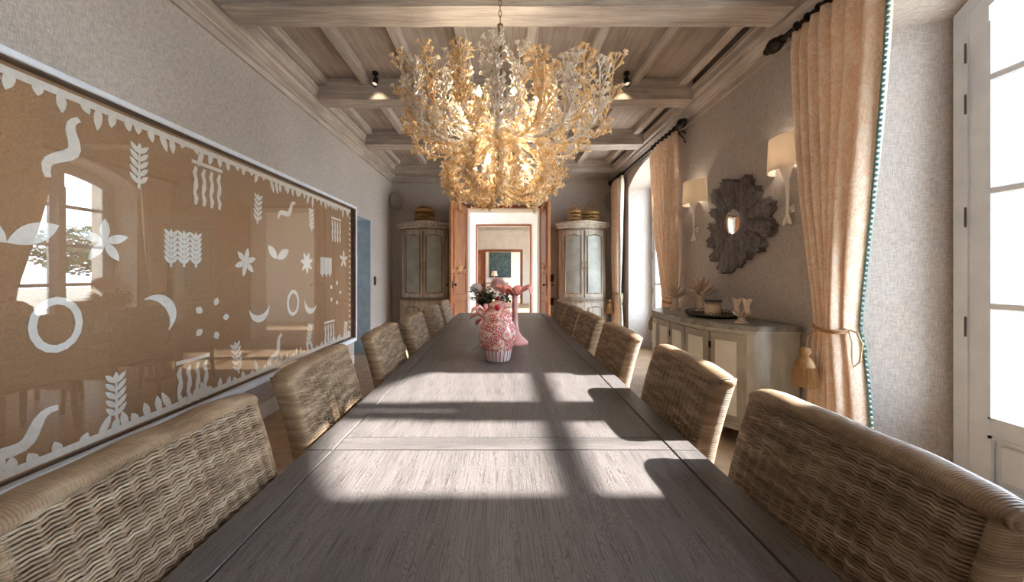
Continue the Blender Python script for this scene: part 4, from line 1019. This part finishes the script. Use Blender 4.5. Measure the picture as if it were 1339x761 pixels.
def cage(label, x, y, z, rad, hgt, dome, seed, flat_=False):
    r = thing('birdcage', label, 'birdcage', (x, y, z))
    obj('base', MB().lathe([(rad*1.05,0),(rad*1.05,.02),(rad,.028),(0,.028)], 24), M_RATTAN, r)
    m = MB(); body_h = hgt*.55
    for i in range(18):
        a = 2*pi*i/18; pts = [(rad*cos(a),rad*sin(a),.02),(rad*cos(a),rad*sin(a),body_h)]
        for k_ in range(1,7):
            t_ = k_/6*pi/2; f = cos(t_) if not flat_ else max(.55, cos(t_)); pts.append((rad*f*cos(a),rad*f*sin(a),body_h+dome*sin(t_)))
        m.tube(pts, .0035, 4)
    obj('bars', m, M_RATTAN, r)
    m = MB()
    for z_ in (body_h*.33, body_h*.66, body_h, body_h+.02): m.lathe([(rad-.003,z_),(rad+.005,z_+.004),(rad+.005,z_+.012),(rad-.003,z_+.016)], 24)
    obj('hoop', m, M_RATTAN, r)
    m = MB(); top = body_h+dome; m.lathe([(.05 if not flat_ else rad*.55,top-.012),(.055 if not flat_ else rad*.58,top),(.02,top+.012),(.0,top+.02)], 16); obj('cap', m, M_RATTAN, r)
    m = MB().tube([(.045*cos(a), 0, top+.05+.045*sin(a)) for a in [2*pi*k_/16 for k_ in range(16)]], .003, 5, closed=True); obj('hanging_ring', m, M_BRASS, r)
cage('wide flat-topped straw birdcage standing alone on the cupboard by the picture wall', -1.42, 6.42, 2.19, .18, .36, .11, 1, True)
cage('paler upright straw birdcage on the cupboard, nearer the doorway', 1.31, 6.42, 2.193, .12, .34, .10, 2)
cage('honey-coloured domed straw birdcage on the cupboard, nearer the curtain', 1.61, 6.42, 2.19, .145, .30, .15, 3)

# ---------------------------------------------------------------- small wall things
def disc(x, y, rot, label):
    r = thing('wall_speaker', label, 'speaker', (x, y, 2.63), rot, 'oval corner speakers')
    MR = Matrix.Rotation(pi/2, 3, 'X'); obj('housing', MB().lathe([(.10,-.06),(.125,-.02),(.13,.0),(.122,.012)], 32, (0,0,0), 1, 1.36, MR), M_DISC, r); obj('grille', MB().lathe([(.121,.010),(.09,.018),(.0,.022)], 32, (0,0,0), 1, 1.36, MR), M_DISC, r)
disc(-1.97, 6.56, radians(40), 'oval grey speaker high in the corner above the single-cage cupboard')
disc(2.03, 6.56, radians(-40), 'oval grey speaker high in the corner half behind the slim curtain')
def switch(name, M4, label, n=1, group=None):
    r = thing(name, label, 'switch', M4[0], M4[1])
    obj('plate', MB().rbox(-.045, .045, -.010, -.001, -.075*1, .075*1, .003), M_SWITCH, r)
    for i in range(2): obj('rocker', MB().rbox(-.03, .03, -.0145, -.009, -.055+i*.06, -.005+i*.06, .003), M_DARK, r)
switch('light_switch', ((.94, YB, 1.19), 0), 'upper bronze switch plate beside the open double doors')
switch('light_switch', ((.94, YB, .74), 0), 'lower bronze switch plate beside the open double doors')
switch('light_switch', ((XL, 5.81, 1.155), pi/2), 'dark switch plate on the picture wall past the blue doorway')
def spot(x, label, s):
    r = thing('ceiling_spotlight', label, 'spotlight', (x, 3.60, ZC), 0, 'small black ceiling spotlights')
    obj('mount', MB().lathe([(.03,0),(.032,-.02),(.012,-.03),(.008,-.07)], 14), M_IRON, r)
    MR = Matrix.Rotation(radians(180-28), 3, 'X'); obj('head', MB().lathe([(.0,-.05),(.022,-.045),(.028,-.01),(.032,.055),(.029,.056),(.026,.02)], 16, (0,.0,-.09), 1, 1, MR), M_IRON, r)
    obj('lens', MB().lathe([(.027,.03),(.0,.034)], 14, (0,0,-.09), 1, 1, MR), M_GLOW, r)
    lamp('spot_light', 'SPOT', (0, .02, -.14), 2.2, (1,.82,.55), .02, r, Vector((0,.45,-.75)).to_track_quat('-Z','Y').to_euler(), radians(100))
spot(-1.30, 'small black spotlight on the ceiling above the picture side chairs', -1)
spot(1.27, 'small black spotlight on the ceiling above the window side chairs', 1)

# ---------------------------------------------------------------- table centre pieces
def jar(x, y, rz, label):
    r = thing('ginger_jar', label, 'jar', (x, y, TZ+.0006), rz, None); r['group'] = 'red and white lidded jars'
    obj('body', MB().lathe([(.086,.066),(.102,.10),(.112,.14),(.113,.165),(.108,.20),(.096,.225),(.082,.238),(.079,.246)], 40), M_PORC, r, True, 60)
    obj('striped_foot', MB().lathe([(.0,.003),(.074,.0),(.077,.004),(.079,.02),(.0865,.0665)], 40), M_PSTR, r, True, 60)
    for a0 in (-1.05, .6, 2.2, 3.8):
        R3 = Matrix.Rotation(a0,3,'Z') @ Matrix.Rotation(pi/2,3,'Y'); ctr = (.1095*cos(a0),.1095*sin(a0),.165)
        md = obj('medallion', MB().lathe([(.029,0),(.026,.0035),(.020,.0045),(.0,.005)], 20, ctr, 1, 1, R3), M_MEDAL, r)
        mf = MB(); pet = [(.020*cos(i*pi/6)*(1 if i % 2 == 0 else .55), .020*sin(i*pi/6)*(1 if i % 2 == 0 else .55)) for i in range(12)]
        mp = lambda z: (lambda p: tuple(R3 @ Vector((p[0],p[1],z)) + Vector(ctr)))
        mf.prism(pet, mp(.004), mp(.0065)); obj('painted_flower', mf, M_PINKL, md)
    ld = obj('lid', MB().lathe([(.0855,.243),(.088,.25),(.086,.258),(.074,.275),(.05,.288),(.02,.294),(.014,.298)], 36), M_PORC, r, True, 60)
    obj('knob', MB().lathe([(.012,.296),(.010,.302),(.019,.312),(.019,.322),(.008,.332),(0,.334)], 16), plain_red, ld)
plain_red = plain('red_glaze', lin(196,40,52), lin(160,26,38), .2, spec=.6)
jar(-.028, 2.13, 0, 'nearest red and white patterned lidded porcelain jar on the table'.replace('nearest ', 'front '))
jar(-.035, 2.92, 1.0, 'red and white lidded porcelain jar standing behind the front jar')
pl = thing('palm_candlestick', 'pink ceramic palm tree with drooping leaves and flared foot on the table', 'candlestick', (.092, 2.62, TZ+.0006))
obj('trunk', MB().lathe([(.0,.002),(.098,.0),(.100,.012),(.085,.03),(.055,.055),(.035,.09),(.026,.14),(.022,.22),(.021,.36),(.026,.375),(0,.38)], 28), M_PINK, pl)
q = random.Random(9)
for i in range(7):
    a = i*2*pi/7+.35; Ls = q.uniform(.105,.13); ca, sa = cos(a), sin(a); drop = q.uniform(-.02,.02)
    def lf(u, v):
        s_ = (u-.5)*2; t_ = v; rr_ = .012+Ls*sin(t_*pi*.56)/sin(pi*.56); z = .37+.075*sin(t_*pi*.75)-(.04+drop)*t_**2.2; wd = .036*sin(pi*min(1,t_*.92+.08))**.6
        return (ca*rr_-sa*s_*wd, sa*rr_+ca*s_*wd, z-.016*s_*s_+.006*(1-abs(s_)))
    m = MB(); m.grid(lf, 8, 14); o = obj('leaf', m, M_PINKL, pl, True, 180); sm = o.modifiers.new('thick','SOLIDIFY'); sm.thickness = .006
lo = thing('leaf_ornament', 'small pink ceramic leafy spray tucked behind the front jar', 'ornament', (-.12, 2.50, TZ+.0006))
obj('stem', MB().lathe([(.0,.001),(.045,0),(.045,.01),(.014,.03),(.011,.20),(0,.205)], 16), M_PINK, lo)
for i in range(9):
    a = i*2*pi/9+.2; m = MB(); ca, sa = cos(a), sin(a); zt = .17+.05*(i%3)
    m.tube([(0,0,zt-.02),(.05*ca,.05*sa,zt+.02),(.10*ca,.10*sa,zt),(.115*ca,.115*sa,zt-.03)], [.008,.016,.014,.002], 7); obj('leaf', m, M_PINKL if i % 2 else M_PINK, lo)
VX, VY = -.10, 3.62
r = thing('flower_vase', 'clear glass vase of flowers behind the pink palm', 'vase', (VX, VY, TZ+.0006))
obj('glass_body', MB().lathe([(.05,0),(.055,.004),(.06,.1),(.055,.2),(.052,.2),(.056,.1),(.05,.01)], 24), M_JARGL, r)
obj('water', MB().lathe([(.0,.011),(.049,.011),(.0545,.1),(.0,.13)], 24), thin_glass('water', .02), r)
def leafm(m, p, d, L, wd, q):
    d = d.normalized(); s = d.cross(Vector((0,0,1))); s = s.normalized() if s.length > .1 else Vector((1,0,0)); u = s.cross(d)
    pts = [p, p+d*L*.35+s*wd+u*.006, p+d*L*.5-u*.004, p+d*L*.35-s*wd+u*.006, p+d*L-u*L*.15]
    m.add(pts, [(0,1,2),(0,2,3),(1,4,2),(2,4,3)])
def hydrangea(dx, dy, z, rad, mat, label, seed):
    q = random.Random(seed); r = thing('hydrangea', label, 'flower', (VX+dx*.2, VY+dy*.2, TZ+.03)); c = Vector((dx*.8, dy*.8, z-TZ-.03))
    obj('stem', MB().tube([(0,0,0),(dx*.1,dy*.1,.15),c*.75+Vector((0,0,.05)),c], .004, 6), M_STEM, r)
    m = MB()
    for i in range(110):
        u = q.uniform(-.5,1); a = q.uniform(0,6.28); rr_ = sqrt(1-u*u); n_ = Vector((rr_*cos(a), rr_*sin(a), u)); p = c+n_*rad*q.uniform(.9,1.05)*Vector((1,1,.8)).x
        t1 = n_.orthogonal().normalized(); t2 = n_.cross(t1); s = rad*.22
        for k_ in range(4):
            b_ = k_*pi/2+i; d1 = t1*cos(b_)+t2*sin(b_); d2 = n_.cross(d1)
            m.add([p, p+d1*s*.6+d2*s*.4+n_*.003, p+d1*s+n_*.005, p+d1*s*.6-d2*s*.4+n_*.003], [(0,1,2,3)])
    m.sphere(c, rad*.86, 10, 6); obj('bloom', m, mat, r, False)
    m = MB()
    for i in range(7):
        a = i*.9+q.random(); t_ = q.uniform(.55,.9); leafm(m, c*t_, Vector((cos(a),sin(a),q.uniform(-.3,.4))), q.uniform(.07,.11), .026, q)
    obj('foliage', m, M_GREENLEAF, r, False)
hydrangea(.05, -.05, 1.16, .072, M_BLOOM, 'large blush hydrangea head topping the bouquet beside the pink palm', 1)
hydrangea(-.17, -.03, 1.12, .055, M_BLOOMW, 'whitish hydrangea head on the picture side of the bouquet', 2)
hydrangea(.10, .08, 1.12, .05, M_BLOOMW, 'pale hydrangea head tucked at the back of the bouquet', 3)
def branch(dx, dy, z, label, seed):
    q = random.Random(seed); r = thing('leafy_branch', label, 'foliage', (VX+dx*.15, VY+dy*.15, TZ+.03)); c = Vector((dx, dy, z-TZ-.03))
    obj('stem', MB().tube([(0,0,0),(dx*.1,dy*.1,.16),c*.7+Vector((0,0,.04)),c], .003, 5), M_STEM, r); m = MB()
    for i in range(60):
        t_ = q.uniform(.5,1); p = Vector((0,0,.0)).lerp(c, t_)+Vector((q.uniform(-.045,.045),q.uniform(-.04,.04),q.uniform(-.03,.05))); leafm(m, p, Vector((q.uniform(-1,1),q.uniform(-1,1),q.uniform(-.4,.7))), q.uniform(.05,.085), .02, q)
    obj('foliage', m, M_GREENLEAF, r, False)
branch(-.15, -.07, 1.06, 'dark green leafy branch leaning out towards the picture wall', 11)
branch(-.02, -.12, 1.05, 'dark green leafy branch at the front of the bouquet', 12)
branch(.12, -.06, 1.03, 'dark green leafy branch leaning behind the pink palm', 13)
branch(-.08, .06, 1.12, 'dark green leafy branch at the back of the bouquet', 14)
